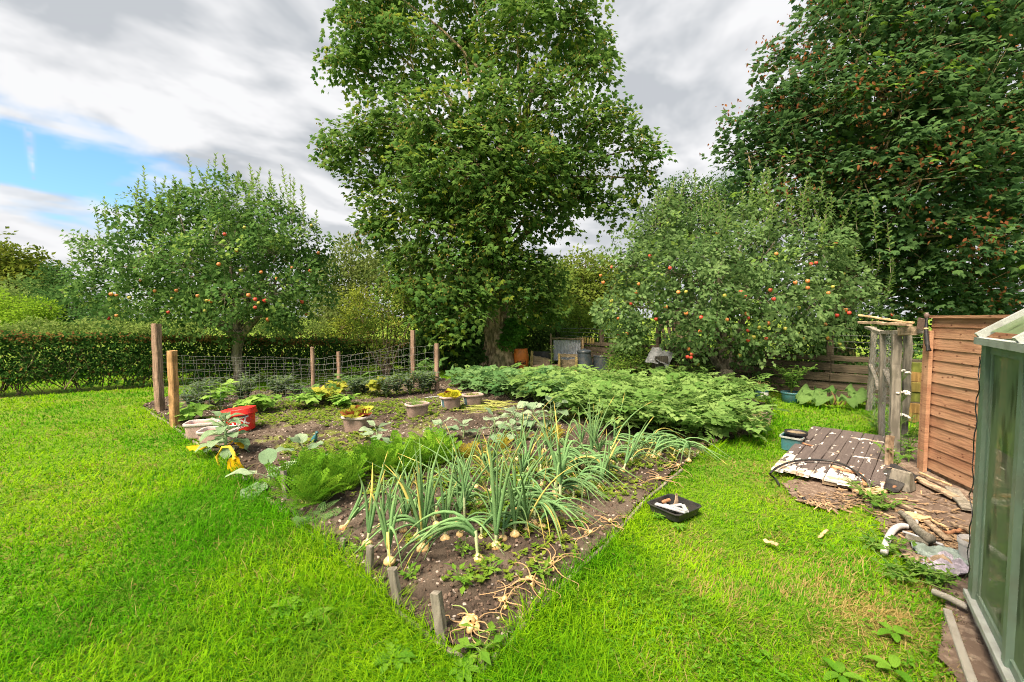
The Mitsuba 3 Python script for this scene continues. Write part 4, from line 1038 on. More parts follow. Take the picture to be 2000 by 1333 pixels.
def gridleaf(nx=7, ny=5, wave=.05, cup=.15, droop=.35, lobes=0.0, ruff=0.0):
    """a big leaf blade as a curved sheet"""
    u = np.linspace(0, 1, nx)
    w = np.linspace(-1, 1, ny)
    U, W = np.meshgrid(u, w, indexing='ij')
    wd = .42 * np.sin(np.pi * np.clip(U * .93 + .05, 0, 1)) ** .6 * (1 - lobes * (np.arange(nx) % 2)[:, None])
    v = np.stack([U, W * wd, cup * W ** 2 * wd - droop * U ** 2 + wave * np.sin(U * 9 + 2) * W ** 2 + ruff * np.cos(np.arange(ny) * np.pi)[None, :] * (U > .1)], -1).reshape(-1, 3)
    i, j = np.meshgrid(np.arange(nx - 1), np.arange(ny - 1), indexing='ij')
    q = np.stack([i * ny + j, (i + 1) * ny + j, (i + 1) * ny + j + 1, i * ny + j + 1], -1).reshape(-1, 4)
    return v, np.vstack([q[:, [0, 1, 2]], q[:, [0, 2, 3]]])


BIGLEAF = gridleaf(wave=.07, droop=.3)
CUPLEAF = gridleaf(wave=.05, droop=.75, cup=.3)
RHUB = gridleaf(15, 13, wave=.22, droop=.35, cup=.1, ruff=.05)
LETT = gridleaf(6, 5, wave=.10, droop=.12, cup=.3, ruff=.05)


def brassica(base, n, h, size, rng, lab, yellow=0, tones=((.22, .35, .20), (.40, .52, .34))):
    n, size = n + 2, size * 1.12
    k = thing('cabbage_plant', lab, 'cabbage plant', 'young cabbage plants')
    x, y = base
    z = float(zsoil(V([x]), V([y]))[0]) - .01
    part(k, 'stalk', tube([(x, y, z), (x + .01, y, z + h * .5), (x, y + .01, z + h)], [.012, .011, .008], 7), 'vertex_matt', True, (.27, .36, .17))
    for i in range(n):
        az = i * 2.4 + rng.uniform(-.4, .4) + x * 7
        t = i / max(n - 1, 1)
        st = V([x, y, z + h * (.25 + .75 * t)])
        out = size * rng.uniform(.8, 1.15) * (1.05 - .35 * t)
        el = .15 + .75 * t + rng.uniform(-.2, .2)
        d = V([math.cos(az) * math.cos(el), math.sin(az) * math.cos(el), math.sin(el)])
        yel = i < yellow
        if yel:
            d = nrm(V([math.cos(az), math.sin(az), -.35]))
        pe = st + d * out * .5
        c = V((.62, .40, .045)) * rng.uniform(.85, 1.05) if yel else lerpc(tones[0], tones[1], rng.random(1))[0]
        v, f, cc = scatter(CUPLEAF if yel else BIGLEAF, [pe], [d + V([0, 0, -.15])], [V([0, 0, 1]) - d * .3 + rng.normal(0, .15, 3)], out, c[None])
        cv, cf, c2 = tubec([st, (st + pe) / 2 + V([0, 0, .01]), pe + d * out * .3], [.005, .0045, .003], 5, V(c) * .6 + V([.25, .27, .14]) * .4)
        m, c3 = joinc([(v, f, cc), (cv, cf, c2)])
        part(k, 'leaf', m, 'leaf', True, c3, label='yellow dying leaf' if yel else None)
    return k


R = np.random.default_rng(93)
for b, n_, h, sz, yl, lab in (((-2.31,4.73), 5, .16, .18, 1, 'small cabbage plant alone on bare soil, left of the carrot row'), ((-1.72,5.45), 5, .18, .19, 1, 'cabbage plant with a hanging pale orange leaf, in front of the tub of chives'), ((-0.90,5.45), 7, .20, .17, 1, 'cabbage plant with one round yellow leaf, below the lettuce tub with a label'),
                              ((-0.64,5.63), 6, .17, .15, 0, 'grey green cabbage plant in front of the pair of labelled tubs'), ((-0.23,5.59), 6, .26, .19, 0, 'cabbage plant on a tall stalk right of the labelled tubs'), ((0.04,6.10), 7, .24, .21, 1, 'large leaved cabbage plant with an orange leaf, near the potatoes'),
                              ((0.31,6.21), 6, .24, .2, 0, 'cabbage plant on bare soil next to the potato patch'), ((0.58,6.46), 7, .26, .2, 0, 'cabbage plant touching the potato patch'), ((-1.79,4.41), 4, .12, .12, 0, 'little cabbage plant in the upper edge of the carrot row'), ((-1.33,4.73), 5, .16, .13, 0, 'little cabbage plant between the two bushy carrot clumps'),
                              ((-2.33,4.09), 4, .1, .26, 1, 'squat cabbage plant with broad silvery leaves at the grass edge'), ((0.00,5.40), 5, .16, .13, 0, 'little cabbage plant behind the onions'), ((-2.07,3.92), 5, .2, .15, 1, 'cabbage plant with a withered yellow leaf beside the leaning peg')):
    brassica(b, n_, h, sz, R, lab, yl)

# tall sprout plant with its yellow leaves
x, y = (-3.31,4.94)
sp = thing('sprout_plant', 'tall brussels sprout plant with thick pale stalk and curled yellow lower leaves', 'sprout plant')
part(sp, 'stalk', tube([(x, y, 0), (x + .02, y, .2), (x + .01, y, .42)], [.017, .016, .012], 8), 'vertex_matt', True, (.33, .45, .26))
for i in range(24):
    az, t = i * 2.4 + .5, i / 23
    st = V([x + .015, y, .12 + .31 * t])
    el = -.1 + 1.0 * t
    d = V([math.cos(az) * math.cos(el), math.sin(az) * math.cos(el), math.sin(el)])
    ln = .24 * (1.05 - .45 * t)
    v, f, c = scatter(BIGLEAF if i % 3 else CUPLEAF, [st + d * ln * .45], [d + V([0, 0, -.1])], [V([0, 0, 1]) - d * .3], ln * .8, lerpc((.18, .31, .16), (.33, .45, .27), R.random(1)))
    cv, cf, c2 = tubec([st, st + d * ln * .5, st + d * ln * .7], [.006, .005, .003], 5, (.3, .4, .2))
    m, c3 = joinc([(v, f, c), (cv, cf, c2)])
    part(sp, 'leaf', m, 'leaf', True, c3)
YEL = ((.74, .40, .015), (.78, .52, .04))
for pts, w, lab in (([(x, y, .08), (x - .12, y - .02, .16), (x - .25, y - .05, .14), (x - .42, y - .02, .12)], .05, 'yellow leaf reaching left over the grass'), ([(x, y, .10), (x + .10, y + .02, .19), (x + .18, y, .19), (x + .24, y - .03, .11)], .045, 'curled yellow leaf right of the stalk')):
    p = V(pts)
    t = np.linspace(0, 1, 14)
    q = np.stack([np.interp(t, np.linspace(0, 1, 4), p[:, i]) for i in range(3)], -1)
    wd = np.where(t < .4, .006, w * np.sin(np.pi * np.clip((t - .3) / .7, 0, 1)) ** .6 + .004) * (1 + .25 * np.sin(t * 40))
    v = np.concatenate([q + np.stack([0 * t, -wd, -wd * .6], -1), q + V([0, 0, .012]), q + np.stack([0 * t, wd, -wd * .6], -1)])
    n_ = len(t)
    i = np.arange(n_ - 1)
    f = np.vstack([np.stack([a * n_ + i, a * n_ + i + 1, (a + 1) * n_ + i + 1], 1) for a in (0, 1)] + [np.stack([a * n_ + i, (a + 1) * n_ + i + 1, (a + 1) * n_ + i], 1) for a in (0, 1)])
    part(sp, 'leaf', (v, f), 'leaf', True, uv=grad(6, R.random(len(v))), label=lab)
# the big yellow leaf lying in a hoop at the grass edge
x, y = (-2.91,4.45)
k = thing('yellow_leaf', 'large fallen yellow leaf with its thick stalk bent in a hoop, at the grass edge', 'leaf')
hoop = [(x - .16, y + .05, .02), (x - .20, y + .06, .14), (x - .14, y + .07, .24), (x - .05, y + .05, .25), (x + .02, y, .20), (x + .05, y - .03, .14)]
part(k, 'stalk', tube(hoop, [.010, .013, .014, .015, .017, .02], 9), 'vertex_matt', True, (.70, .47, .04))
v, f, c = scatter(gridleaf(8, 7, wave=.1, droop=.5, cup=.5, ruff=.03), [(x + .02, y - .01, .16)], [(.35, -.3, -.55)], [(-.4, -.9, .5)], .17, V([[.76, .47, .015]]), wid=V([.20]))
part(k, 'blade', (v, f), 'leaf', True, c)

# dwarf beans in front of the wire, trifoliate leaves
R = np.random.default_rng(95)
for (x, y), h, r, yl, lab in (((-4.89,6.58), .22, .2, 0, 'low bean plant in front of the light brown fence post'), ((-4.95,7.31), .42, .18, 0, 'tallest bean plant, behind the clear boxes'), ((-4.18,7.23), .26, .24, 0, 'wide bean plant right of the red tub'), ((-4.47,7.31), .14, .16, 0, 'small bean plant touching the red tub'),
                              ((-3.56,7.56), .2, .22, 0, 'bean plant at the foot of the thin front post'), ((-3.33,7.78), .26, .16, 1, 'yellowing bean plant between the two thin posts'), ((-3.01,7.64), .17, .2, 0, 'low spreading bean plant in front of the thin rear post'), ((-3.39,8.41), .34, .1, 1, 'yellow leaved bean plant behind the thin rear post'), ((-2.71,8.63), .3, .1, 1, 'thin bean plant with yellow leaves, alone behind the moss strip')):
    k = thing('bean_plant', lab, 'bean plant', 'dwarf bean plants')
    ca, cb = ((.26, .34, .05), (.50, .46, .07)) if yl else ((.15, .33, .05), (.32, .50, .11))
    herb(k, (x, y, .03), h, r, 8, 4, APPLELEAF, .155, ca, cb, R, start=.5, tri=True, arch=.5)
ORD = 'first second third fourth fifth sixth seventh eighth ninth tenth eleventh twelfth thirteenth fourteenth fifteenth'.split()
# grey-green broad beans between the two fences
for i_, ((x, y), h) in enumerate((((-5.34,7.23), .42), ((-5.43,7.56), .5), ((-5.51,7.87), .45), ((-5.10,8.11), .42), ((-5.14,8.41), .5), ((-4.59,8.41), .42), ((-4.60,8.74), .46), ((-4.25,8.52), .3), ((-3.16,8.74), .38), ((-2.99,8.86), .34), ((-2.48,8.52), .46), ((-2.33,8.74), .5), ((-2.10,8.86), .5), ((-1.86,8.98), .46), ((-1.75,9.22), .44))):
    k = thing('lavender_plant', ORD[i_] + ' grey green bushy plant from the left, in the row between the wire fences', 'bushy plant', 'grey green plants between the wire fences')
    herb(k, (x, y, .02), h, .24, 14, 14, LEAF, .085, (.085, .135, .085), (.17, .235, .15), R, start=.2, arch=.4)
for (x, y), h, lab in (((-2.09,10.70), .5, 'leafy potato plant growing behind the right fence end'), ((-3.35,9.10), .36, 'leafy green plant in the row by the thin rear post'), ((-3.61,8.01), .3, 'leafy green plant at the thin front post')):
    k = thing('leafy_plant', lab, 'plant')
    herb(k, (x, y, .02), h, .26, 9, 6, POTLEAF, .22, (.08, .19, .05), (.17, .31, .08), R, start=.35)

# weeds on the soil: seedlings as ground cover, the bigger ones as plants
n = 2600
x, y = R.uniform(-6.6, 2.4, n * 9), R.uniform(1.9, 10.8, n * 9)
g_ = gnoise(x, y, 1.5, 71, 3)
mossy = np.exp(-((x + 2.9) / 1.3) ** 2 - ((y - 6.9) / 1.1) ** 2) * .32 + np.exp(-((x + 1.6) / 1.0) ** 2 - ((y - 7.9) / .7) ** 2) * .3 + np.exp(-((x + .9) / 1.0) ** 2 - ((y - 4.5) / .8) ** 2) * .16 + np.exp(-((x - .9) / .5) ** 2 - ((y - 4.0) / .5) ** 2) * .2 + np.exp(-((x - .1) / .5) ** 2 - ((y - 3.4) / .5) ** 2) * .12
ok = inside(BED.buffer(-.05), x, y) & (g_ + mossy > .60)
x, y = x[ok], y[ok]
sel = R.permutation(len(x))[:n * 2]
x, y = x[sel], y[sel]
ms = []
a0 = R.uniform(0, 6.28, len(x))
c = lerpc((.12, .24, .025), (.28, .36, .05), R.random(len(x)))
for q_ in range(5):
    a = a0 + q_ * 1.26 + R.normal(0, .2, len(x))
    ms.append(scatter(LEAF2, np.stack([x, y, zsoil(x, y) + R.uniform(.002, .03, len(x))], -1), np.stack([np.cos(a), np.sin(a), R.uniform(0, .8, len(x))], -1), V([0, 0, 1]) + R.normal(0, .2, (len(x), 3)), R.uniform(.018, .05, len(x)), c))
m, c = joinc(ms)
put(thing('seedling_weeds', 'patches of tiny yellow green weed seedlings on the soil of the bed', 'weeds', kind='stuff'), m, 'leaf', False, c)
WE = 'leafy green weed growing between the onions'
for i, ((x, y), h, r, sz, lab, grp) in enumerate([((-0.32,2.75), .12, .05, .05, 'upright weed in front of the lying onion, centre of the bed', None), ((-0.28,2.45), .12, .06, .06, 'long leaved weed beside the shallot bulbs', None), ((-0.13,2.60), .08, .06, .05, 'weed with one broad leaf under the shallot roots', None), ((-0.14,1.96), .10, .08, .075, 'broad leaved weed at the very corner of the bed', None),
                                          ((-1.03,2.83), .06, .06, .05, 'round leaved seedling behind the upright peg', None), ((0.50,3.25), .04, .07, .06, 'flat green rosette right of the thick onion stem', None), ((0.18,2.55), .05, .06, .055, 'weed with a dark lobed leaf right of the dry shallots', None), ((-0.61,2.52), .06, .06, .05, 'small weed tuft right of the peg leaning left', None),
                                          *[((a), .13, .08, .055, WE, 'weeds between the onions') for a in ((-0.06,3.43), (0.02,3.67), (0.13,3.52), (0.22,3.67), (-0.54,3.43), (-0.44,3.52), (-0.28,3.34), (-0.19,3.57), (-0.04,3.17), (0.10,3.94), (0.27,3.38), (-0.66,3.94), (-0.28,3.94))]]):
    k = thing('weed_plant', lab, 'weed', grp)
    herb(k, (x, y, float(zsoil(V([x]), V([y]))[0]) - .005), h, r, 5, 4, LEAF, sz, (.10, .25, .025), (.22, .38, .05), R, start=.3, sr=.003)
k = thing('rue_plant', 'low blue green ferny plant below the carrots at the grass edge', 'plant')
x, y = (-1.51,3.32)
az = np.arange(26) * 2.4
v, f, c = scatter(FROND, np.tile([x, y, .03], (26, 1)) + R.normal(0, .05, (26, 3)) * V([1, 1, .2]), np.stack([np.cos(az), np.sin(az), R.uniform(.1, .8, 26)], -1), V([0, 0, 1]) + R.normal(0, .2, (26, 3)), .15, lerpc((.12, .25, .08), (.2, .34, .12), R.random(26)))
part(k, 'fronds', (v, f), 'leaf', col=c)
# dandelions and docks in the lawn
for (x, y), n_, sz, lab in (((-1.23,2.29), 11, .15, 'lobed grey green rosette in the lawn left of the bed corner'), ((-0.55,1.93), 10, .15, 'pointed leaves in the grass at the bottom edge, left of the bed corner'), ((1.91,2.10), 5, .13, 'three upright dock leaves in the grass by the greenhouse'), ((1.26,3.21), 9, .09, 'small rosette right below the black tray'),
                            ((1.71,1.87), 4, .14, 'dock leaves at the bottom edge near the greenhouse'), ((-1.03,2.21), 7, .12, 'broad leaves in the grass, second left of the bed corner'), ((1.16,3.38), 8, .09, 'weed tuft left of the black tray at the soil edge'), ((-0.22,1.87), 7, .12, 'leafy rosette at the lower bed corner'), ((-3.41,4.56), 8, .12, 'pale lobed leaves in the lawn near the clear boxes'), ((1.45,1.84), 5, .12, 'single broad leaves at the lower right edge of the lawn')):
    k = thing('dandelion', lab, 'weed')
    for i in range(n_):
        a = i * 2.4 + x * 5
        v, f, c = scatter(gridleaf(9, 3, wave=.02, droop=.35, cup=.25, lobes=.45 if n_ > 7 else 0), [(x + .01 * math.cos(a), y + .01 * math.sin(a), .03)], [(math.cos(a), math.sin(a), R.uniform(.15, .6))], [(-.3 * math.cos(a), -.3 * math.sin(a), 1)], sz * .62 * R.uniform(.7, 1.1), lerpc((.09, .25, .02), (.18, .36, .04), R.random(1)), wid=V([sz * .36]))
        part(k, 'leaf', (v, f), 'leaf', True, c)

# ------------------------------------------------------------------ onions
R = np.random.default_rng(97)
bulb_prof = [(.002, -.62), (.35, -.56), (.75, -.32), (1.0, 0), (.93, .36), (.62, .68), (.34, .92), (.2, 1.25)]


def onion(base, br, n, h, lab, grp=None, lean=(0, 0), spread=.22, flop=0.0, red=False, az0=None, neck=.045, wid=.0092, fan=None):
    """bulb sitting on the soil, hollow tapering leaves, some bent over; flop = how far the leaves lie down, towards az0"""
    k = thing('onion_plant', lab, 'onion', grp)
    x, y = base
    z = float(zsoil(V([x]), V([y]))[0])
    v, f = lathe(bulb_prof, 12)
    v = v * br
    sk = meshkit.noise(np.stack([np.arctan2(v[:, 1], v[:, 0]) * 3, v[:, 2] * 10, 0 * v[:, 0]], -1), 4)
    tt = np.clip(.95 * sk + .1 + .5 * np.clip(v[:, 2] / br - .3, 0, 1), 0, 1)
    tl = V([lean[0], lean[1], 1]) / math.sqrt(1 + lean[0] ** 2 + lean[1] ** 2)
    fr = frame(tl, (1, 0, .01))
    Rm = np.stack([fr[:, 1], fr[:, 2], fr[:, 0]], 1)
    part(k, 'bulb', (v @ Rm.T + V([x, y, z + br * .06]), f), 'vertex_gloss', True, uv=grad(2 if red else 1, tt))
    top = V([x, y, z + br * .06]) + tl * (br * 1.2)
    nk = top + tl * neck
    part(k, 'neck', (lambda m: (m[0], m[1]))(tube([top - tl * .01, (top + nk) / 2, nk], [br * .26, br * .25 + .001, br * .30], 8)), 'vertex_matt', True, (.42, .50, .27))
    for i in range(n):
        a = (az0 if az0 is not None else 0) + (i * 2.4 if fan is None else R.normal(0, fan)) + R.uniform(-.3, .3)
        ln = h * R.uniform(.5, 1.12)
        out = V([math.cos(a), math.sin(a), 0])
        s0 = nk - tl * neck * .25 * R.random() + out * br * .12
        if flop > .5:
            rise = ln * R.uniform(.10, .28)
            p = V([s0, s0 + out * ln * .18 + V([0, 0, rise]), s0 + out * ln * .5 + V([0, 0, rise * .9]), s0 + out * ln * .8 + V([0, 0, rise * .2 - .02]), s0 + out * ln])
            p[-1, 2] = z + .012
            p[:, 2] = np.maximum(p[:, 2], z + .012)
        elif R.random() < flop:
            kz = R.uniform(.35, .6)
            p = V([s0, s0 + tl * ln * kz * .6 + out * ln * .06, s0 + tl * ln * kz + out * ln * .14, s0 + tl * ln * (kz * .8) + out * ln * .34, s0 + out * ln * .5 + V([0, 0, -.1])])
            p[:, 2] = np.maximum(p[:, 2], z + .012)
        else:
            w_ = spread * R.uniform(.3, 1.25)
            p = V([s0, s0 + tl * ln * .3 + out * ln * w_ * .22, s0 + tl * ln * .58 + out * ln * w_ * .5, s0 + tl * ln * .82 + out * ln * w_ * .85, s0 + tl * ln + out * ln * w_ * 1.3])
        t = np.linspace(0, 1, 11)
        q = np.stack([np.interp(t, np.linspace(0, 1, 5), p[:, j]) for j in range(3)], -1)
        q[1:-1] = (q[:-2] + 2 * q[1:-1] + q[2:]) / 4
        r = wid * R.uniform(.7, 1.2) * np.interp(t, [0, .15, .5, 1], [.75, 1.05, .8, .1])
        dry = R.random()
        vb = R.uniform(.78, 1.2)
        if dry < .07:
            c = .65 + .35 * t
        elif dry < .5:
            c = np.where(t > R.uniform(.74, .95), 1, .12 * t)
        else:
            c = .10 * t
        v, f = tube(q, r, 7)
        part(k, 'leaf', (v, f), 'vertex_matt', True, uv=np.vstack([np.repeat(grad(0, c, vb), 7, 0), grad(0, c[[0, -1]], vb)]))
    return k


U, F_, S_ = 'upright', 'flop', 'thin'
ON = [
    ((-1.00,2.93), .040, 6, .50, 'leftmost tall onion, behind the upright peg', dict(lean=(.12, .1), spread=.2, flop=.1)),
    ((-0.77,2.66), .040, 6, .42, 'onion with two pale bulbs behind the peg leaning left', dict(lean=(-.06, 0), spread=.25, flop=.15)),
    ((-0.60,2.85), .044, 9, .62, 'large onion with many upright leaves, third tall one from the left', dict(spread=.26, flop=.12)),
    ((-0.47,2.98), .038, 6, .52, 'onion with two round bulbs in the middle of the front group', dict(lean=(.03, 0), spread=.22, flop=.2)),
    ((-0.35,3.13), .032, 4, .44, 'slender onion with a long thin stem in the front group', dict(neck=.26, spread=.5, flop=.3, wid=.007)),
    ((-0.11,2.91), .042, 10, .66, 'big upright onion with a white gold bulb, centre front', dict(lean=(.02, 0), spread=.2, flop=.1)),
    ((0.02,3.01), .038, 6, .50, 'onion standing close to the right of the big centre front onion', dict(spread=.3, flop=.15)),
    ((-0.22,2.75), .040, 9, .52, 'onion fallen over with its leaves lying in a sheaf to the left', dict(lean=(-.1, .1), flop=1, az0=3.25, fan=.12, neck=.14)),
    ((0.16,3.20), .040, 8, .40, 'onion with leaves bent down towards the right front', dict(lean=(.15, .05), flop=1, az0=-.75, fan=.22, neck=.1)),
    ((0.39,3.44), .042, 9, .62, 'onion with the thickest pale stem and leaves spread both ways', dict(neck=.2, spread=.55, flop=.25, wid=.012)),
    ((-1.25,3.13), .030, 5, .42, 'small reddish onion lying at the left, leaves leaning right', dict(lean=(.8, .3), red=True, spread=.45, flop=.3)),
    ((-0.86,3.05), .030, 5, .34, 'small red brown onion with short upright leaves', dict(red=True, spread=.2)),
    ((-0.73,3.17), .034, 5, .36, 'red skinned onion behind the large third onion', dict(red=True, spread=.5, flop=.5)),
    ((0.79,3.92), .040, 6, .46, 'onion with leaves leaning to the upper right', dict(lean=(.35, .3), spread=.2, flop=.15)),
    ((0.63,3.79), .034, 5, .30, 'onion with two limp pale leaves, left of the leaning one', dict(flop=.8, az0=-.9, fan=1.3)),
    ((0.53,3.67), .032, 4, .22, 'bare topped onion with one bent neck, right of the thick stem', dict(flop=.9, az0=2.2, fan=.4)),
    ((0.91,4.07), .030, 5, .42, 'small orange onion behind the leaning one', dict(red=True, spread=.15)),
    ((1.13,4.37), .036, 5, .5, 'pale onion lying flat on the right, near the potatoes', dict(lean=(.5, .3), flop=.4, spread=.3)),
    ((0.88,4.73), .038, 10, .62, 'bright green upright onion against the potato leaves', dict(spread=.16, wid=.009)),
    ((1.95,4.73), .034, 7, .46, 'withered onion at the right end with drooping pale leaves', dict(lean=(.1, 0), flop=.8, az0=3.3, fan=.7, neck=.12)),
]
for b, br, n_, h, lab, kw in ON:
    onion(b, br, n_, h, lab, None, **{'wid': .0112, **kw})
UP = [(-0.25,3.52), (-0.21,3.89), (-0.07,3.85), (0.05,4.13), (0.18,4.41), (0.31,4.34), (-0.13,4.27), (-0.35,3.89), (0.09,3.67), (-0.43,3.62), (0.48,4.73), (0.66,5.00), (0.81,5.19), (0.36,5.00), (0.99,5.19), (0.06,4.64), (0.99,4.73), (-0.04,3.52), (-0.54,3.77), (0.49,4.13), (-0.29,4.34), (1.19,5.40), (-0.99,3.21), (-0.79,3.14), (-0.57,3.17), (-0.40,3.17), (-0.19,3.10), (0.11,3.08), (-0.90,3.38), (-0.70,3.43)]
for b in UP:
    onion((b[0] + R.normal(0, .03), b[1] + R.normal(0, .03)), R.uniform(.028, .038), R.integers(5, 10), R.uniform(.36, .58), 'upright onion with blue green leaves in the rows behind the front onions', 'upright onions of the middle rows', spread=.55, flop=.45, az0=R.uniform(0, 6), lean=(R.normal(0, .22), R.normal(0, .15)))
DN = [(0.29,4.00), (0.55,4.34), (0.70,4.48), (1.13,4.73), (1.33,4.73), (1.55,5.00), (1.37,5.09), (1.67,4.90), (1.86,5.19), (0.74,4.13), (0.37,3.83), (1.36,4.56), (0.90,4.41), (1.24,5.19), (2.01,5.09), (1.77,5.40), (-0.14,3.34), (0.19,3.89), (-0.39,3.25), (0.00,3.25), (0.10,3.43), (0.40,3.67), (0.58,4.00), (0.91,4.20), (1.08,4.41), (1.43,5.00), (1.55,4.81), (1.24,4.81), (1.82,4.90), (0.42,4.41), (0.75,4.81), (-0.60,3.32), (-0.26,3.01), (0.23,3.16), (-0.40,3.01), (0.28,3.38), (-0.04,2.99), (-0.69,3.02)]
for b in DN:
    onion((b[0] + R.normal(0, .03), b[1] + R.normal(0, .03)), R.uniform(.028, .038), R.integers(6, 9), R.uniform(.42, .58), 'fallen onion with its leaves lying over the soil behind the front onions', 'fallen onions', lean=(R.normal(0, .2), R.normal(0, .2)), flop=1, az0=R.uniform(-.5, .9) + (3.1 if R.random() < .3 else 0), fan=.3)
x, y = (-0.88,3.67)
onion((x, y), .03, 4, .3, 'small onion with bluish leaves at the foot of the carrots', None, spread=.8, flop=.3)

for (x, y), nb, spread, lab in (((-0.21,2.13), 7, .17, 'bunch of golden shallot bulbs lying near the front corner'), ((-0.04,2.32), 3, .15, 'dried shallot clump with pale twisted stems, right of the golden bunch'), ((0.12,2.50), 4, .22, 'spidery dried shallot clump with roots spread over the soil'), ((0.25,2.64), 3, .24, 'dried shallot stems stretched sideways near the grass'),
                               ((0.56,3.02), 2, .2, 'straw coloured shallot remains at the right edge of the bed'), ((0.74,3.21), 1, .16, 'pale shallot stalks left of the black tray'), ((1.44,4.13), 2, .22, 'dried shallot clump behind the black tray'), ((1.74,4.48), 2, .2, 'dry tan shallot stems by the right onions')):
    k = thing('shallot_clump', lab, 'shallots')
    z = float(zsoil(V([x]), V([y]))[0])
    for i in range(nb):
        a = i * 2.4
        v, f = lathe(bulb_prof, 10)
        br = R.uniform(.020, .028) * (1 if nb > 4 else .7)
        ang = R.uniform(.5, 1.4)
        Rm = trimesh.transformations.euler_matrix(ang, 0, a)[:3, :3]
        rr = .0 if i == 0 else .035
        v = (v * br) @ Rm.T + V([x + rr * math.cos(a), y + rr * math.sin(a), z + br * .9 + (.02 if i == 0 else 0)])
        part(k, 'bulb', (v, f), 'vertex_gloss', True, uv=grad(1, R.random(len(v))))
    st = []
    for i in range(9):
        a = R.uniform(0, 6.28)
        ln = spread * R.uniform(.6, 1.4)
        t = np.linspace(0, 1, 9)
        q = np.stack([x + math.cos(a) * ln * t + .035 * t * np.sin(t * 7 + a * 3), y + math.sin(a) * ln * t + .035 * t * np.cos(t * 6 + a * 5), z + .010 + .04 * np.sin(np.pi * t) * R.random() ** 2 + .02 * (1 - t)], -1)
        col = V((.43, .29, .15)) if R.random() < .75 or nb < 5 else V((.30, .40, .12))
        st.append(tubec(q, np.linspace(.0045, .0016, 9), 5, col * R.uniform(.75, 1.05)))
    m, c = joinc(st)
    part(k, 'stems', m, 'vertex_matt', True, c)

# ------------------------------------------------------------------ tubs and the things in them
R = np.random.default_rng(101)


def bend(text, h, sx, sy, pw, prof_r, z0, x0, tiltdeg=0, out=.002, bold=True):
    """lettering laid round the front (-y) of a superellipse tub"""
    m = meshkit.text_mesh(text, h, .002, bold)
    v = np.array(m.vertices)
    v[:, 0] -= v[:, 0].max() / 2
    a = math.radians(tiltdeg)
    X, Z = v[:, 0] * math.cos(a) - v[:, 1] * math.sin(a), v[:, 0] * math.sin(a) + v[:, 1] * math.cos(a)
    X, Z = X + x0, Z + z0
    k = prof_r(Z)
    yy = sy * k * (1 - np.clip(np.abs(X) / (sx * k), 0, .999) ** pw) ** (1 / pw)
    return np.stack([X, -(yy + out + v[:, 2]), Z], -1), np.array(m.faces)


def TZ(p):
    return float(zsoil(V([p[0]]), V([p[1]]))[0]) + .004 if inside(BED, p[0], p[1]) else .012


def tub(name, label, cat_, loc, deg, sx, sy, H, body, rim, group=None, pw=4.5, soil=None, taper=.84, lip=.022, flare=.012):
    k = thing(name, label, cat_, group)
    n = 40
    base = lambda prof: lathe(prof, n, sx, sy, pw)
    L = (*loc, TZ(loc))
    v, f = base([(.001, .0), (taper - .03, 0), (taper, .012), (.97, H - .03), (.955, H - .03), (taper - .02, .016), (.001, .014)])
    part(k, 'body', rz((v, f), deg, L), body, True)
    e = flare / min(sx, sy)
    v, f = base([(.968, H - .034), (1 + e * .6, H - .034), (1 + e, H - .026), (1 + e, H - .004), (1 + e * .7, H), (.99, H), (.958, H - .006), (.955, H - .034)])
    part(k, 'rim', rz((v, f), deg, L), rim, True)
    for a, s in ((1, 0), (-1, 0)):
        part(k, 'handle_lug', rz(cbox(.016, .10, .016, .004), deg, V(L) + V([*(V([[math.cos(math.radians(deg)), -math.sin(math.radians(deg))], [math.sin(math.radians(deg)), math.cos(math.radians(deg))]]) @ V([a * (sx + flare + .006), 0])), H - .018])), rim)
    if soil:
        g = np.linspace(0, 1, 7)[1:]
        v, f = lathe([(.001, soil)] + [(.95 * t, soil) for t in g], 24, sx, sy, pw)
        v[:, 2] += .03 * (meshkit.fbm(v * 22, 3, 4) - .5)
        part(k, 'potting_soil', rz((v, f), deg, L), 'soil', True)
    return k


def lettuce(loc, n, size, rng, ca, cb, red=0.0, name='lettuce', label='', spread=.1, el=(.3, 1.3)):
    k = thing(name, label, 'lettuce')
    for i in range(n):
        a = i * 2.4
        e = rng.uniform(*el)
        r = rng.uniform(.2, 1) * spread
        d = V([math.cos(a) * math.cos(e), math.sin(a) * math.cos(e), math.sin(e)])
        c = lerpc((.30, .07, .04), (.36, .14, .06), rng.random(1)) if rng.random() < red else lerpc(ca, cb, rng.random(1))
        v, f, c = scatter(LETT, [V(loc) + V([math.cos(a) * r, math.sin(a) * r, 0])], [d], [V([0, 0, 1]) - d * .5 + rng.normal(0, .2, 3)], size * rng.uniform(.7, 1.1), c, wid=V([size * rng.uniform(.9, 1.3)]))
        part(k, 'leaf', (v, f), 'leaf', True, c)
    return k


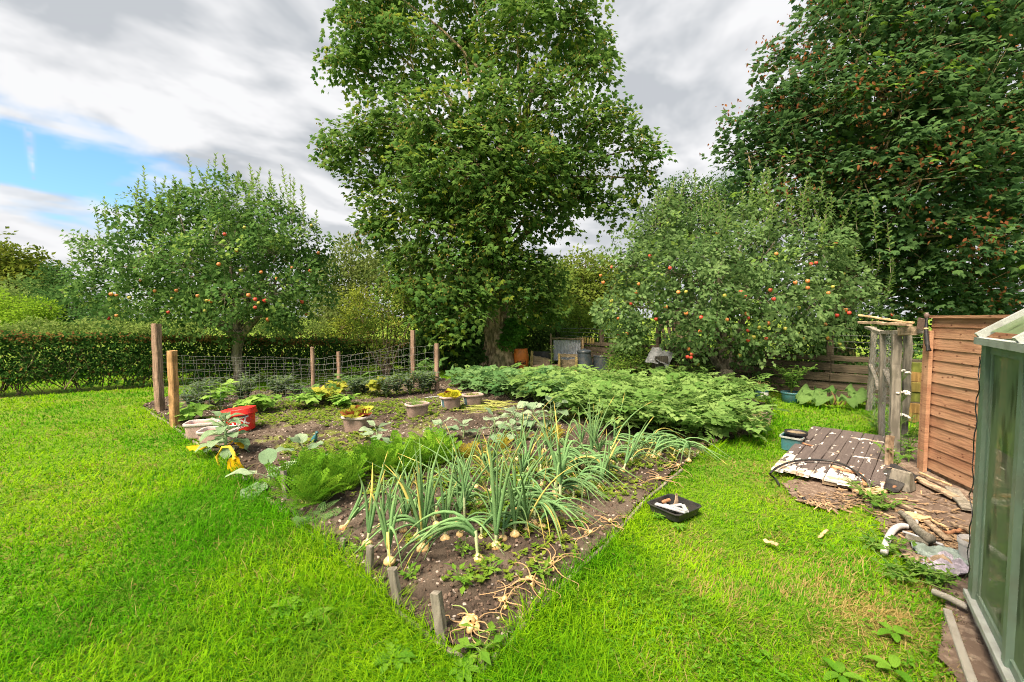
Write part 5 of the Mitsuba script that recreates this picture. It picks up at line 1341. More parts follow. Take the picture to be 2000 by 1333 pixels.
def labelplate(k, loc, deg, sx, sy, H, x0, w, h, m, zc, pw=4.5, taper=.84, side='x', name='label'):
    """a paper label on the tub's flat side"""
    nz, nx = 5, 5
    X, Z = np.meshgrid(np.linspace(x0 - w / 2, x0 + w / 2, nx), np.linspace(zc - h / 2, zc + h / 2, nz), indexing='ij')
    kk = taper + (.97 - taper) * (Z - .012) / (H - .042)
    yy = sy * kk * (1 - (np.abs(X) / (sx * kk)) ** pw) ** (1 / pw)
    a = np.stack([X, -(yy + .0015), Z], -1).reshape(-1, 3)
    b = a + V([0, -.0015, 0])
    i, j = np.meshgrid(np.arange(nx - 1), np.arange(nz - 1), indexing='ij')
    q = np.stack([i * nz + j, (i + 1) * nz + j, (i + 1) * nz + j + 1, i * nz + j + 1], -1).reshape(-1, 4)
    q = np.vstack([q[:, [0, 1, 2]], q[:, [0, 2, 3]]])
    return part(k, name, rz((np.vstack([a, b]), np.vstack([q[:, ::-1], q + len(a)])), deg, (*loc, TZ(loc))), m)


b1, b2, b3, b4 = (-2.16,5.99), (-1.50,6.82), (-1.05,7.39), (-0.70,7.69)
GR = 'planted storage tubs standing on the soil'
tub('planter_tub', 'brown tub with a white rim and red green lettuce, nearest of the planted tubs', 'tub', b1, -12, .175, .13, .225, 'tub_plastic', 'white_rim_plastic', GR, soil=.17)
lettuce((*b1, .215), 30, .19, R, (.42, .48, .05), (.58, .58, .10), .3, label='yellow and red lettuce growing in the nearest brown tub', spread=.10, el=(.45, 1.5))
tub('planter_tub', 'brown tub with chives, second of the planted tubs from the left', 'tub', b2, 38, .165, .125, .215, 'tub_plastic', 'tub_rim_plastic', GR, soil=.17)
k = thing('chives', 'clump of thin green chives in the second brown tub', 'herb')
n = 70
a, e = R.uniform(0, 6.28, n), R.uniform(.7, 1.5, n)
P_ = V([*b2, .21]) + np.stack([R.normal(0, .05, n), R.normal(0, .05, n), 0 * a], -1)
part(k, 'leaves', segs(P_, P_ + np.stack([np.cos(a) * np.cos(e), np.sin(a) * np.cos(e), np.sin(e)], -1) * R.uniform(.07, .16, (n, 1)), .003, .0012, 4), 'vertex_matt', col=(.17, .30, .06))
k3 = tub('planter_tub', 'labelled brown tub full of yellow lettuce, third of the planted tubs', 'tub', b3, 28, .165, .125, .215, 'tub_plastic', 'tub_rim_plastic', GR, soil=.17)
lettuce((*b3, .22), 28, .17, R, (.46, .48, .03), (.60, .55, .05), .15, label='yellow brown lettuce in the third, labelled tub', spread=.09, el=(.45, 1.5))
k4 = tub('planter_tub', 'labelled brown tub with only small seedlings, farthest of the planted tubs', 'tub', b4, 28, .165, .125, .215, 'tub_plastic', 'tub_rim_plastic', GR, soil=.19)
k = thing('seedlings', 'thin pale seedlings in the farthest labelled tub', 'seedlings')
n = 60
x, y = R.uniform(-.11, .11, n), R.uniform(-.08, .08, n)
v, f, c = scatter(LEAF2, np.stack([b4[0] + x, b4[1] + y, .235 + 0 * x], -1), R.normal(0, .6, (n, 3)) + V([0, 0, .7]), R.normal(0, 1, (n, 3)), .04, lerpc((.30, .34, .08), (.45, .42, .2), R.random(n)))
part(k, 'leaves', (v, f), 'leaf', col=c)
for k_, b_ in ((k3, b3), (k4, b4)):
    labelplate(k_, b_, 28 - 90, .125, .165, .215, -.062, .085, .12, 'white_print', .10, name='white_label')
    labelplate(k_, b_, 28 - 90, .125, .165, .215, .035, .085, .12, 'photo_print', .10, name='picture_label')
c1, c2 = (-4.08,5.68), (-3.64,5.34)
tub('clear_box', 'cloudy pinkish plastic box with a pale rim, left of the red tub', 'box', c1, 18, .185, .135, .20, 'pink_plastic', 'white_rim_plastic', 'empty plastic boxes', pw=7, taper=.88, flare=.008)
tub('clear_box', 'cloudy plastic box with a white rim directly behind the sprout plant', 'box', c2, 14, .20, .14, .19, 'pink_plastic', 'white_rim_plastic', 'empty plastic boxes', pw=7, taper=.88, flare=.008, soil=.05)
rd = (-3.79,6.02)
def lean(m):
    v, f = m
    a = math.radians(-7)
    x, z = v[:, 0] - rd[0], v[:, 2] - TZ(rd)
    return np.stack([x * math.cos(a) + z * math.sin(a) + rd[0], v[:, 1], -x * math.sin(a) + z * math.cos(a) + TZ(rd) - .0], -1), f


rk = thing('red_tub', 'red plastic tub with its lid on, leaning slightly, lettered MAX in white', 'tub')
L = (*rd, TZ(rd))
sx, sy, H, DG = .205, .155, .275, 6
profr = lambda z: .83 + .15 * z / H
v, f = lathe([(.001, 0), (.80, 0), (.83, .012), (.98, H), (.9, H + .002), (.001, H + .002)], 44, sx, sy, 2.8)
part(rk, 'body', lean(rz((v, f), DG, L)), 'red_plastic', True)
v, f = lathe([(.99, H - .055), (1.10, H - .05), (1.11, H - .03), (1.06, H - .026), (1.065, H + .03), (1.03, H + .04), (.9, H + .043), (.6, H + .032), (.001, H + .03)], 44, sx, sy, 2.8)
part(rk, 'lid', lean(rz((v, f), DG, L)), 'red_plastic', True)
part(rk, 'lettering', lean(rz(bend('MAX', .085, sx, sy, 2.8, profr, .07, .04, 14, .0025), DG, L)), 'white_print')


def band(z0, z1, xa, xb, s, m, nm, out):
    X, Z = np.meshgrid(np.linspace(xa, xb, 14), np.linspace(z0, z1, 4), indexing='ij')
    Z = Z + s * X
    kk = profr(Z)
    yy = sy * kk * (1 - np.clip(np.abs(X) / (sx * kk), 0, .999) ** 2.8) ** (1 / 2.8)
    a = np.stack([X, -(yy + out), Z], -1).reshape(-1, 3)
    i, j = np.meshgrid(np.arange(13), np.arange(3), indexing='ij')
    q = np.stack([i * 4 + j, (i + 1) * 4 + j, (i + 1) * 4 + j + 1, i * 4 + j + 1], -1).reshape(-1, 4)
    q = np.vstack([q[:, [0, 1, 2]], q[:, [0, 2, 3]]])
    part(rk, nm, lean(rz((np.vstack([a, a + V([0, .0012, 0])]), np.vstack([q, q[:, ::-1] + len(a)])), DG, L)), m)


band(.172, .205, -.06, .17, .12, 'white_print', 'white_stripe', .0014)
band(.19, .212, .02, .165, .1, 'photo_print', 'picture_print', .0028)
band(.185, .20, .06, .11, .1, 'orange_woven', 'picture_print', .0040)
band(.03, .036, -.09, .15, .32, 'white_print', 'white_stripe', .0014)
x, y = (-2.54,5.49)
single('teal_bottle', (lambda m: (m[0] @ trimesh.transformations.euler_matrix(.35, .5, 0)[:3, :3].T + V([x, y, .02]), m[1]))(lathe([(.001, -.05), (.035, -.05), (.036, .05), (.03, .09), (.014, .12), (.014, .15), (.018, .152), (.018, .17), (.001, .172)], 16)), 'teal_plastic', 'small teal plastic bottle stuck slanting in the soil beside a lone cabbage', 'bottle', smooth=True)
k = thing('dry_stalks', 'loose heap of yellow green bean stalks behind the farthest tub', 'stalks')
x, y = (-0.40,7.56)
a = R.normal(0, .35, 34)
P_ = V([x, y, .05]) + np.stack([R.normal(0, .22, 34), R.normal(0, .22, 34), R.uniform(0, .05, 34)], -1)
D_ = np.stack([np.cos(a), np.sin(a) * .6, R.normal(0, .08, 34)], -1) * R.uniform(.15, .4, (34, 1))
part(k, 'stems', segs(P_ - D_, P_ + D_, .006, .004, 5), 'vertex_matt', col=(.34, .36, .10))
x, y = (-1.61,8.36)
single('grey_rod', tube([(x - .1, y, .05), (x + .45, y + .25, .07)], .014, 7), 'alu', 'pale grey rod lying left of the third planted tub', 'rod')
p, q = (-2.87,4.45), (-2.31,5.00)
single('string_line', tube([(*p, .05), ((p[0] + q[0]) / 2, (p[1] + q[1]) / 2, .035), (*q, .05)], .003, 5), 'litter_wood', 'taut planting string stretched over bare soil right of the yellow leaf', 'string')

# ------------------------------------------------------------------ black tray with slats
TL_, TB_, TR_ = V((1.14,3.46)), V((1.33,3.73)), V((1.50,3.48))
ux = nrm(TR_ - TB_)
deg = math.degrees(math.atan2(ux[1], ux[0]))
lx, ly = np.linalg.norm(TR_ - TB_), np.linalg.norm(TB_ - TL_)
ctr = (TL_ + TR_) / 2
tk = thing('seed_tray', 'black plastic seed tray on the grass holding pale strips', 'tray')
v, f = lathe([(.001, 0), (.88, 0), (.97, .062), (1.04, .062), (1.04, .067), (.95, .067), (.865, .006), (.001, .005)], 44, lx / 2, ly / 2, 9)
part(tk, 'body', rz((v, f), deg, (*ctr, .02)), 'black_plastic', False)
for i, (ax, ay, bx_, by_, z0, z1) in enumerate(((-.14, -.05, .10, -.02, .035, .05), (-.12, -.075, .16, -.075, .04, .075), (-.10, -.09, .17, -.10, .05, .085), (-.02, -.04, .05, .03, .05, .075), (.06, .03, .15, -.05, .075, .07), (-.05, -.06, .17, -.085, .06, .095))):
    a_ = rz((V([[ax, ay, z0], [bx_, by_, z1]]), V([[0, 0, 1]])), deg, (*ctr, .02))[0]
    single('plastic_strip', beam(a_[0], a_[1], .03, .008, .002), 'grey_slat', 'pale grey plastic strip lying in the black tray', 'strip', 'grey strips in the black tray')
a_ = rz((V([[-.0, .0, .02], [.0, .045, .145]]), V([[0, 0, 1]])), deg, (*ctr, .02))[0]
v, f = plank(a_[0], a_[1], .05, .012, R, up=(.5, -1, .2), n=6)
t_ = np.clip((v[:, 2] - .05) / .11, 0, 1)[:, None]
mid_ = (a_[0] + a_[1]) / 2
v[:, :2] = v[:, :2] + (mid_[:2] - v[:, :2]) * t_ * .5
single('wooden_wedge', (v, f), 'litter_wood', 'pointed piece of old wood standing in the black tray', 'wood')
a_ = rz((V([[-.13, .02, .03], [-.10, .085, .05]]), V([[0, 0, 1]])), deg, (*ctr, .02))[0]
single('wood_scrap', beam(a_[0], a_[1], .03, .012), 'rust_wood', 'brown strip leaning in the back corner of the black tray', 'wood')

# ------------------------------------------------------------------ fallen door
R = np.random.default_rng(111)
dk = thing('old_door', 'old dark brown plank door with flaking white paint, lying flat on the ground', 'door')
PW = .108


def dpt(s, t, h=0):
    return V([*(DO + DU * s + DW * t), .075 + .035 * s + h])


upd = nrm(np.cross(dpt(1, 0) - dpt(0, 0), dpt(0, 1) - dpt(0, 0)))
upd = upd * np.sign(upd[2])
END = [0, .03, .01, .05, .02, .0, .12, .16]
for i in range(8):
    part(dk, 'plank', plank(dpt(END[i], (i + .5) * PW), dpt(2.02 + R.normal(0, .006), (i + .5) * PW), PW - .005, .026, R, up=upd, warp=.0022, n=10), 'door_wood')
for s_ in (.30, 1.75):
    part(dk, 'batten', beam(dpt(s_, .02, -.03), dpt(s_, .84, -.03), .10, .03, up=upd), 'litter_wood')
part(dk, 'batten', beam(dpt(.06, .42, -.03), dpt(.10, .78, -.03), .07, .035, up=upd), 'litter_wood', label='broken batten sticking out at the front')
part(dk, 'splinter', plank(dpt(.38, .44, .022), dpt(.34, .68, .02), .045, .008, R, up=upd), 'rust_wood', label='orange splintered wood')
part(dk, 'splinter', plank(dpt(.05, .74, .016), dpt(.32, .70, .02), .03, .008, R, up=upd), 'rust_wood', label='orange splintered wood')
part(dk, 'splinter', plank(dpt(1.0, .16, .022), dpt(1.12, .02, .022), .03, .008, R, up=upd), 'rust_wood', label='brown splinter across the left planks')
part(dk, 'splinter', plank(dpt(-.06, .70, -.02), dpt(.08, .86, -.0), .12, .012, R, up=upd), 'pale_wood', label='pale broken corner piece')
hp = [(*(2.52,4.03), .03), (*(2.57,4.22), .04), (*(2.50,4.13), .11), (*(2.70,4.29), .125), (*(2.95,4.41), .135), (*(3.16,4.41), .14), (*(3.30,4.31), .14), (*(3.29,4.09), .13), (*(3.24,3.91), .12), (*(3.22,3.84), .06), (*(3.12,3.77), .03), (*(2.92,3.69), .025), (*(2.79,3.68), .025), (*(2.73,3.73), .03)]
hp = V(hp)
t = np.linspace(0, 1, 60)
from scipy.interpolate import CubicSpline
single('black_hose', tube(CubicSpline(np.linspace(0, 1, len(hp)), hp)(t), .0105, 8), 'black_plastic', 'black hose lying in a wide loop over the old door', 'hose', smooth=True)
p, q = (2.53,3.74), (2.54,3.67)
single('hose_end', tube([(*p, .02), ((p[0] + q[0]) / 2, (p[1] + q[1]) / 2, .04), (*q, .015)], .011, 7), 'black_plastic', 'short piece of black hose in the grass before the old door', 'hose')
# crate and flower pot behind the door
cx, cy = (3.40,5.19)
ck = thing('teal_crate', 'teal blue plastic crate behind the left edge of the old door', 'crate')
v, f = lathe([(.001, 0), (.9, 0), (1, .15), (1.05, .15), (1.05, .165), (.95, .165), (.86, .01), (.001, .01)], 40, .14, .11, 8)
part(ck, 'body', rz((v, f), 44, (cx, cy, .02)), 'teal_plastic')
part(ck, 'rim', rz(lathe([(1.06, .148), (1.1, .15), (1.1, .17), (1.04, .17), (1.04, .148), (1.06, .148)], 40, .14, .11, 8), 44, (cx, cy, .02)), 'alu')
pk = thing('flower_pot', 'round black flower pot standing in the teal crate', 'pot')
v, f = lathe([(.001, 0), (.085, 0), (.11, .16), (.122, .16), (.122, .19), (.112, .19), (.105, .165), (.001, .15)], 26)
part(pk, 'pot', rz((v, f), 0, (cx + .03, cy - .0, .045)), 'black_plastic', True)
part(pk, 'soil', rz(lathe([(.001, .172), (.108, .170)], 20), 0, (cx + .03, cy, .045)), 'box_wood')

# ------------------------------------------------------------------ board fence panel with the hatchet
R = np.random.default_rng(121)
PA, PU = V([4.33, 4.47]), V([-.225, -.974])
PN = V([-.974, .225])
fk = thing('fence_panel', 'reddish brown fence panel of overlapping horizontal boards beside the greenhouse', 'fence')


def fpt(s, z, o=0.0):
    return V([*(PA + PU * s + PN * o), z])


for i in range(14):
    z = .115 + .112 * (i - .5) + .056
    o = .012
    lo, hi = z - .062, min(z + .060, 1.60)
    a = V([fpt(-.0, lo, .019 + R.normal(0, .002)), fpt(1.83, lo, .019 + R.normal(0, .002)), fpt(1.83, hi, .011), fpt(0, hi, .011)])
    b = a - V([*(PN * .018), 0])
    b[:2] -= V([*(PN * .004), 0])
    nn_ = 12
    tt = np.linspace(0, 1, nn_)
    wv = R.normal(0, .0025, nn_)
    rows = [a[0] + (a[1] - a[0]) * tt[:, None] + V([*PN, 0]) * np.abs(wv)[:, None] + V([0, 0, 1]) * (wv * .6)[:, None], a[3] + (a[2] - a[3]) * tt[:, None], b[3] + (b[2] - b[3]) * tt[:, None], b[0] + (b[1] - b[0]) * tt[:, None]]
    v = np.stack(rows, 1).reshape(-1, 3)
    ii, jj = np.meshgrid(np.arange(nn_ - 1), np.arange(4), indexing='ij')
    qf = np.stack([ii * 4 + jj, (ii + 1) * 4 + jj, (ii + 1) * 4 + (jj + 1) % 4, ii * 4 + (jj + 1) % 4], -1).reshape(-1, 4)
    f = np.vstack([qf[:, [0, 1, 2]], qf[:, [0, 2, 3]], [[0, 1, 2], [0, 2, 3]], V([[0, 2, 1], [0, 3, 2]]) + (nn_ - 1) * 4])
    part(fk, 'board', (v, f), 'panel_wood')
for s_, z1, o_ in ((-.035, 1.47, .03), (.035, 1.47, .052)):
    part(fk, 'batten', beam(fpt(s_, .0, o_), fpt(s_, z1, o_), .06, .035, .004, up=(*PN, 0)), 'panel_wood')
part(fk, 'batten', beam(fpt(1.8, .0, .05), fpt(1.8, 1.57, .05), .05, .03, .004, up=(*PN, 0)), 'panel_wood')
part(fk, 'cap_rail', beam(fpt(.0, 1.612, .015), fpt(1.85, 1.612, .015), .06, .028, .004), 'panel_wood')
part(fk, 'gravel_board', beam(fpt(.06, .045, -.02), fpt(1.83, .045, -.02), .03, .10, .004), 'litter_wood', label='dark bottom board of the panel')
hk = thing('hatchet', 'old black hatchet hooked over the top left corner of the board panel', 'hatchet')
x, y, z = fpt(-.03, 1.53, .085)
part(hk, 'head', beam(fpt(-.085, 1.545, .085), fpt(.03, 1.53, .085), .022, .115, .006, up=(0, 0, 1)), 'rust')
part(hk, 'knob', tube([fpt(.035, 1.60, .085), fpt(.03, 1.63, .085), fpt(.03, 1.655, .085)], [.014, .024, .012], 10), 'rust', True)
part(hk, 'handle', tube([fpt(.035, 1.62, .085), fpt(.05, 1.50, .095), fpt(.085, 1.34, .10), fpt(.115, 1.27, .10)], [.013, .016, .021, .022], 10), 'black_plastic', True)
part(hk, 'ring', tube([fpt(.048, 1.496, .095), fpt(.052, 1.482, .096)], [.019, .019], 10), 'pale_wood', True)

# ------------------------------------------------------------------ netting frame left of the panel
nk = thing('netting_frame', 'rickety frame of weathered grey posts hung with fine wire netting, left of the board panel', 'frame')
QL, QM, QR, QS = V((6.18,7.47)), V((4.81,5.59)), V((4.27,4.78)), V((4.51,4.94))
for q_, h_, w_, tp in ((QL, 1.45, .075, (.03, 0)), (QM, 1.40, .062, (.0, .05)), (QR, 1.42, .082, (-.02, .03)), (QS, 1.40, .07, (.03, .05))):
    part(nk, 'post', plank((*q_, -.1), (q_[0] + tp[0], q_[1] + tp[1], h_), w_, w_ * .85, R, up=(.5, 1, 0), warp=.005, n=10), 'grey_wood')
part(nk, 'top_rail', plank((*(QL + V([.0, .1])), 1.44), (*(QM + V([0, .05])), 1.40), .07, .045, R), 'grey_wood')
part(nk, 'top_rail', plank((*(QM + V([0, .06])), 1.41), (*(PA + V([-.02, .12])), 1.46), .06, .045, R), 'grey_wood')
part(nk, 'brace', plank((*QL, .80), (*(QM * .75 + QL * .25), .60), .05, .03, R), 'grey_wood')
part(nk, 'brace', plank((*(QM + V([0, 0])), .92), (*QR, .74), .055, .03, R), 'grey_wood')
A_, B_ = [], []
for P0_, P1_, cs_ in ((QL, QM, .11), (QM, QR, .06)):
    ln = np.linalg.norm(P1_ - P0_)
    ns, nz = int(ln / cs_), int(1.4 / cs_)
    S, Zz = np.meshgrid(np.linspace(0, 1, ns), np.linspace(.05, 1.42, nz), indexing='ij')
    fold = .03 * np.sin(S * 23 + Zz * 1.4) + .02 * np.sin(S * 51)
    P = np.stack([P0_[0] + (P1_[0] - P0_[0]) * S + fold, P0_[1] + (P1_[1] - P0_[1]) * S - fold * .5, Zz + .012 * np.sin(S * 40)], -1) + R.normal(0, .005, (*S.shape, 3))
    A_ += [P[:-1, :-1].reshape(-1, 3), P[1:, :-1].reshape(-1, 3)]
    B_ += [P[1:, 1:].reshape(-1, 3), P[:-1, 1:].reshape(-1, 3)]
part(nk, 'wire_netting', segs(np.vstack(A_), np.vstack(B_), .0012, .0012, 3), 'net_wire', kind='stuff')
single('loose_lath', plank((4.02, 5.05, 1.63), (4.17, 4.52, 1.55), .03, .02, R), 'pale_wood', 'long pale lath lying on top of the netting frame', 'lath')
single('loose_board', plank((4.20, 5.25, 1.55), (4.22, 4.62, 1.525), .07, .03, R), 'litter_wood', 'dark board lying on the netting frame under the pale lath', 'board')
single('timber_block', plank((4.24, 4.74, 1.46), (4.26, 4.60, 1.46), .09, .09, R), 'box_wood', 'stubby timber block on top of the thick frame post', 'timber')
mk = thing('mossy_fence', 'mossy yellow brown boards seen in the gap between frame and board panel', 'fence')
for i in range(6):
    part(mk, 'board', plank((5.06, 5.62, .32 + .13 * i), (5.9, 5.0, .32 + .13 * i), .03, .125, R, warp=.008), 'wood', col=((.20, .16, .045), (.24, .15, .05), (.13, .15, .03))[i % 3])
for (px, py, pz), lab in (((4.32, 4.78, .78), 'white flower head at mid height in the gap left of the board panel'), ((4.36, 4.84, 1.0), 'flat white flower head high in the gap left of the board panel'), ((4.38, 4.85, .5), 'low white flower head in the gap left of the board panel')):
    k = thing('white_flower', lab, 'flower')
    m_ = 16
    a = R.uniform(0, 6.28, m_)
    r = .08 * np.sqrt(R.random(m_))
    cs = np.stack([px + r * np.cos(a), py + r * np.sin(a) * .8, pz + .02 - 6 * r * r], -1)
    v = (IV[None] * .019 * V([1, 1, .7]) + cs[:, None]).reshape(-1, 3)
    f = (IF[None] + (np.arange(m_) * len(IV))[:, None, None]).reshape(-1, 3)
    part(k, 'florets', (v, f), 'vertex_matt', True, (.66, .64, .58))
    b_ = np.tile([px + .02, py + .02, pz - .11], (m_, 1))
    part(k, 'stalks', segs(np.vstack([b_, [[px + .05, py + .05, .0]]]), np.vstack([cs, [[px + .02, py + .02, pz - .11]]]), .003, .002, 4), 'vertex_matt', col=(.14, .22, .06))
for (x, y), h, r, sz, lab in (((4.61,5.00), .55, .22, .07, 'tangle of weeds in the gap between frame post and panel'), ((5.01,5.88), .28, .26, .08, 'low bramble leaves at the foot of the netting frame'), ((3.93,4.41), .26, .2, .07, 'bramble sprig leaning over the right edge of the old door'), ((4.38,4.73), .3, .12, .06, 'weeds at the left foot of the board panel'), ((3.08,3.67), .16, .22, .06, 'bright low weeds in front of the hose loop'), ((3.07,3.52), .10, .15, .05, 'small weeds at the edge of the bare earth'),
                              ((4.49,7.56), .26, .2, .08, 'straggling weed on the lawn right of the potato patch'), ((2.51,2.62), .09, .14, .05, 'broad green weeds by the crumpled cloths'), ((2.37,2.57), .09, .2, .05, 'leafy weeds at the end of the white curved pipe'), ((2.54,2.50), .10, .12, .045, 'weed tuft in front of the lilac cloth'), ((2.54,2.92), .09, .2, .055, 'ground ivy left of the white curved pipe')):
    k = thing('weed_clump', lab, 'weed')
    herb(k, (x, y, .01), h, r, 9, 6, LEAF, sz, (.07, .18, .03), (.17, .31, .05), R, start=.25, sr=.004)

# ------------------------------------------------------------------ timber fence along the back
R = np.random.default_rng(131)
tk = thing('timber_fence', 'dark weathered timber fence of horizontal boards behind the right apple tree', 'fence')
F0, F1 = V([1.5, 14.6]), V([7.5, 7.05])
fl = np.linalg.norm(F1 - F0)
fu = (F1 - F0) / fl
for i in range(6):
    s_ = i * fl / 5
    p = F0 + fu * s_
    part(tk, 'post', plank((*(p + V([.02, .06])), -.1), (*(p + V([.02, .06])), 1.35 if i else 1.2), .10, .10, R, up=(*fu, 0), warp=.004), 'fence_wood')
for i in range(5):
    a, b = F0 + fu * (i * fl / 5 + .01), F0 + fu * ((i + 1) * fl / 5 - .01)
    for j in range(5):
        z = .10 + .178 * j + R.normal(0, .008)
        ofs = V([-.03, -.03]) * (1 if j % 2 == 0 else .2)
        part(tk, 'board', plank((*(a + ofs), z), (*(b + ofs), z + R.normal(0, .01)), .024, .155 if j < 4 else .10, R, warp=.005), 'fence_wood')
ws = [(F0 + fu * t_) for t_ in np.linspace(0, fl, 30)]
AB = [[(*(w_ + V([0, .06])), z) for w_ in ws] for z in (1.02, 1.14, 1.26)]
part(tk, 'wires', segs(V([a[:-1] for a in AB]).reshape(-1, 3), V([a[1:] for a in AB]).reshape(-1, 3), .004, .004, 4), 'net_wire', kind='stuff')
for i in range(7):
    p = F0 + fu * (1.0 + i * .11)
    part(tk, 'picket', beam((*(p + V([-.05, -.05])), .82), (*(p + V([-.05, -.05])), .99), .055, .02, up=(*fu[::-1] * V([1, -1]), 0)), 'wood', col=(.34, .27, .09))

# compost corner
R = np.random.default_rng(141)
ok_ = thing('orange_sack', 'bright orange woven sack standing open beside the sycamore trunk', 'sack')
ox, oy = (0.28,13.22)
prof = [(.001, 0), (.19, .0), (.225, .06), (.215, .2), (.23, .38), (.225, .52), (.20, .60), (.215, .66), (.20, .66), (.18, .58), (.1, .52), (.001, .5)]
v, f = lathe(prof, 30, 1, .85, 2.3)
v = v + .05 * (np.stack([meshkit.fbm(v * 5 + 9 * i, 3, i) for i in range(3)], -1) - .5) * V([1, 1, 1.3])
part(ok_, 'sack', (v + V([ox, oy, 0]), f), 'orange_woven', True)
prr = lambda z: .222 + 0 * z
part(ok_, 'lettering', (lambda m: (m[0] + V([ox, oy, 0]), m[1]))(bend('GCal', .09, 1, .85, 2.3, prr, .22, .0, 0, .022)), 'ink')
part(ok_, 'lettering', (lambda m: (m[0] + V([ox, oy, 0]), m[1]))(bend('- - - -', .028, 1, .85, 2.3, prr, .15, .02, 4, .022)), 'ink', label='small print line')
x, y = (0.05,12.97)
single('clay_pot', (lambda m: (m[0] @ trimesh.transformations.euler_matrix(.3, .25, .3)[:3, :3].T + V([x, y, .08]), m[1]))(lathe([(.001, -.1), (.075, -.1), (.11, .1), (.12, .1), (.12, .13), (.1, .13), (.07, -.08), (.001, -.08)], 20, 1, 1, 6)), 'tub_plastic', 'small square brown pot tipped against the orange sack', 'pot')


def compost_bin(loc, rb, rt, H, lid, label):
    k = thing('compost_bin', label, 'compost bin', 'round black compost bins')
    v, f = lathe([(rb * .98, 0), (rb, .03), (rb * .97, .10), (rt * 1.03, H - .06), (rt * 1.08, H - .055), (rt * 1.08, H - .02), (rt * .98, H - .018), (rt * .9, H - .03), (rb * .9, .02)], 36)
    part(k, 'body', rz((v, f), 0, (*loc, 0)), 'bin_plastic', True)
    if lid:
        v, f = lathe([(rt * 1.11, H - .03), (rt * 1.12, H), (rt * .95, H + .035), (rt * .3, H + .05), (rt * .28, H + .075), (.001, H + .078)], 36)
        part(k, 'lid', rz((v, f), 0, (*loc, 0)), 'bin_plastic', True)
    a = math.radians(-35)
    c = V([loc[0] + math.cos(a) * rb * .93, loc[1] + math.sin(a) * rb * .93, .13])
    part(k, 'hatch', beam(c - V([0, 0, .12]), c + V([-.03, .02, .14]), .24, .02, .01, up=(math.cos(a), math.sin(a), 0)), 'black_plastic')


compost_bin((2.13,12.84), .29, .19, .62, True, 'round black compost bin with a domed lid, left of the pair')
compost_bin((2.71,13.09), .28, .24, .50, False, 'round black compost bin without a lid, right of the pair')
bk = thing('corrugated_sheet', 'pale corrugated metal sheet in a timber frame, upright behind the compost bays', 'metal sheet')
x0_, x1_, yy = 1.22, 2.16, 13.3
n = 90
xs = np.linspace(x0_ + .06, x1_ - .06, n)
yo = .022 * np.sign(np.sin(xs * 2 * np.pi / .085)) * np.abs(np.sin(xs * 2 * np.pi / .085)) ** .5
v = np.vstack([np.stack([xs, yy + yo + d_, np.full(n, z)], -1) for d_, z in ((0, .30), (.06, .92), (.064, .92), (.004, .30))])
i = np.arange(n - 1)
f = np.vstack([np.stack([a * n + i, a * n + i + 1, b * n + i + 1], 1) for a, b in ((0, 1), (2, 3))] + [np.stack([a * n + i, b * n + i + 1, b * n + i], 1) for a, b in ((0, 1), (2, 3))])
part(bk, 'sheet', (v, f), 'tin', True)
for a, b, w_, m in (((x0_, yy - .02, -.05), (x0_ - .03, yy + .04, 1.12), .06, 'litter_wood'), ((x1_, yy - .02, .0), (x1_ + .01, yy + .04, .99), .06, 'pale_wood'), ((x0_, yy + .015, .97), (x1_, yy + .015, .96), .05, 'box_wood')):
    part(bk, 'frame_bar', plank(a, b, w_, .045, R, up=(0, 1, .01)), m)
ck = thing('compost_bay', 'low compost bay of brown boards and posts between orange sack and bins', 'compost bay')
for a, b, w_, h_ in (((1.36, 12.75, .22), (2.05, 12.75, .2), .025, .34), ((.55, 12.95, .38), (1.1, 12.7, .26), .025, .26), ((.6, 12.6, .12), (1.3, 12.6, .06), .025, .22), ((1.36, 12.78, .5), (2.0, 12.8, .47), .02, .10)):
    part(ck, 'board', plank(a, b, w_, h_, R, warp=.01), 'box_wood')
for a, b in (((1.37, 12.55, -.05), (1.37, 12.6, .56)), ((1.86, 12.6, -.05), (1.87, 12.62, .46)), ((.56, 12.85, -.05), (.60, 12.9, .62))):
    part(ck, 'post', plank(a, b, .07, .05, R, up=(.2, 1, 0)), 'wood', col=(.34, .26, .11))
part(ck, 'lining', rough(plank((.6, 13.1, .45), (1.15, 13.1, .45), .03, .28, R), .05, 6, 2), 'black_plastic', label='black plastic lining at the back of the bay')
part(ck, 'sacking', rough((lambda m: m)(cbox(.7, .4, .12, .05)), .15, 4, 3) if False else (rough(cbox(.7, .4, .12, .05), .08, 5, 3)[0] + V([1.0, 12.7, .16]), BXF.copy()), 'litter_wood')
single('climbing_plant', None, 'leaf', 'thin climbing stem with pale leaves in front of the compost bay', 'plant')
kk = 'climbing_plant'
herb(kk, (1.12, 12.4, 0), .85, .06, 2, 16, LEAF, .09, (.16, .30, .06), (.30, .40, .12), R, start=.1, arch=.6)

# post with a crumpled tin cover
bx_, by_ = (3.71,10.70)
k = thing('tin_topped_post', 'short grey board post roofed with two bent sheets of tin', 'post')
part(k, 'board', plank((bx_, by_, -.05), (bx_ - .02, by_, .66), .32, .05, R, up=(.15, -1, 0), warp=.004), 'grey_wood')
part(k, 'side_board', plank((bx_ - .15, by_ + .12, -.05), (bx_ - .16, by_ + .12, .60), .22, .03, R, up=(-1, -.1, 0), warp=.004), 'fence_wood')


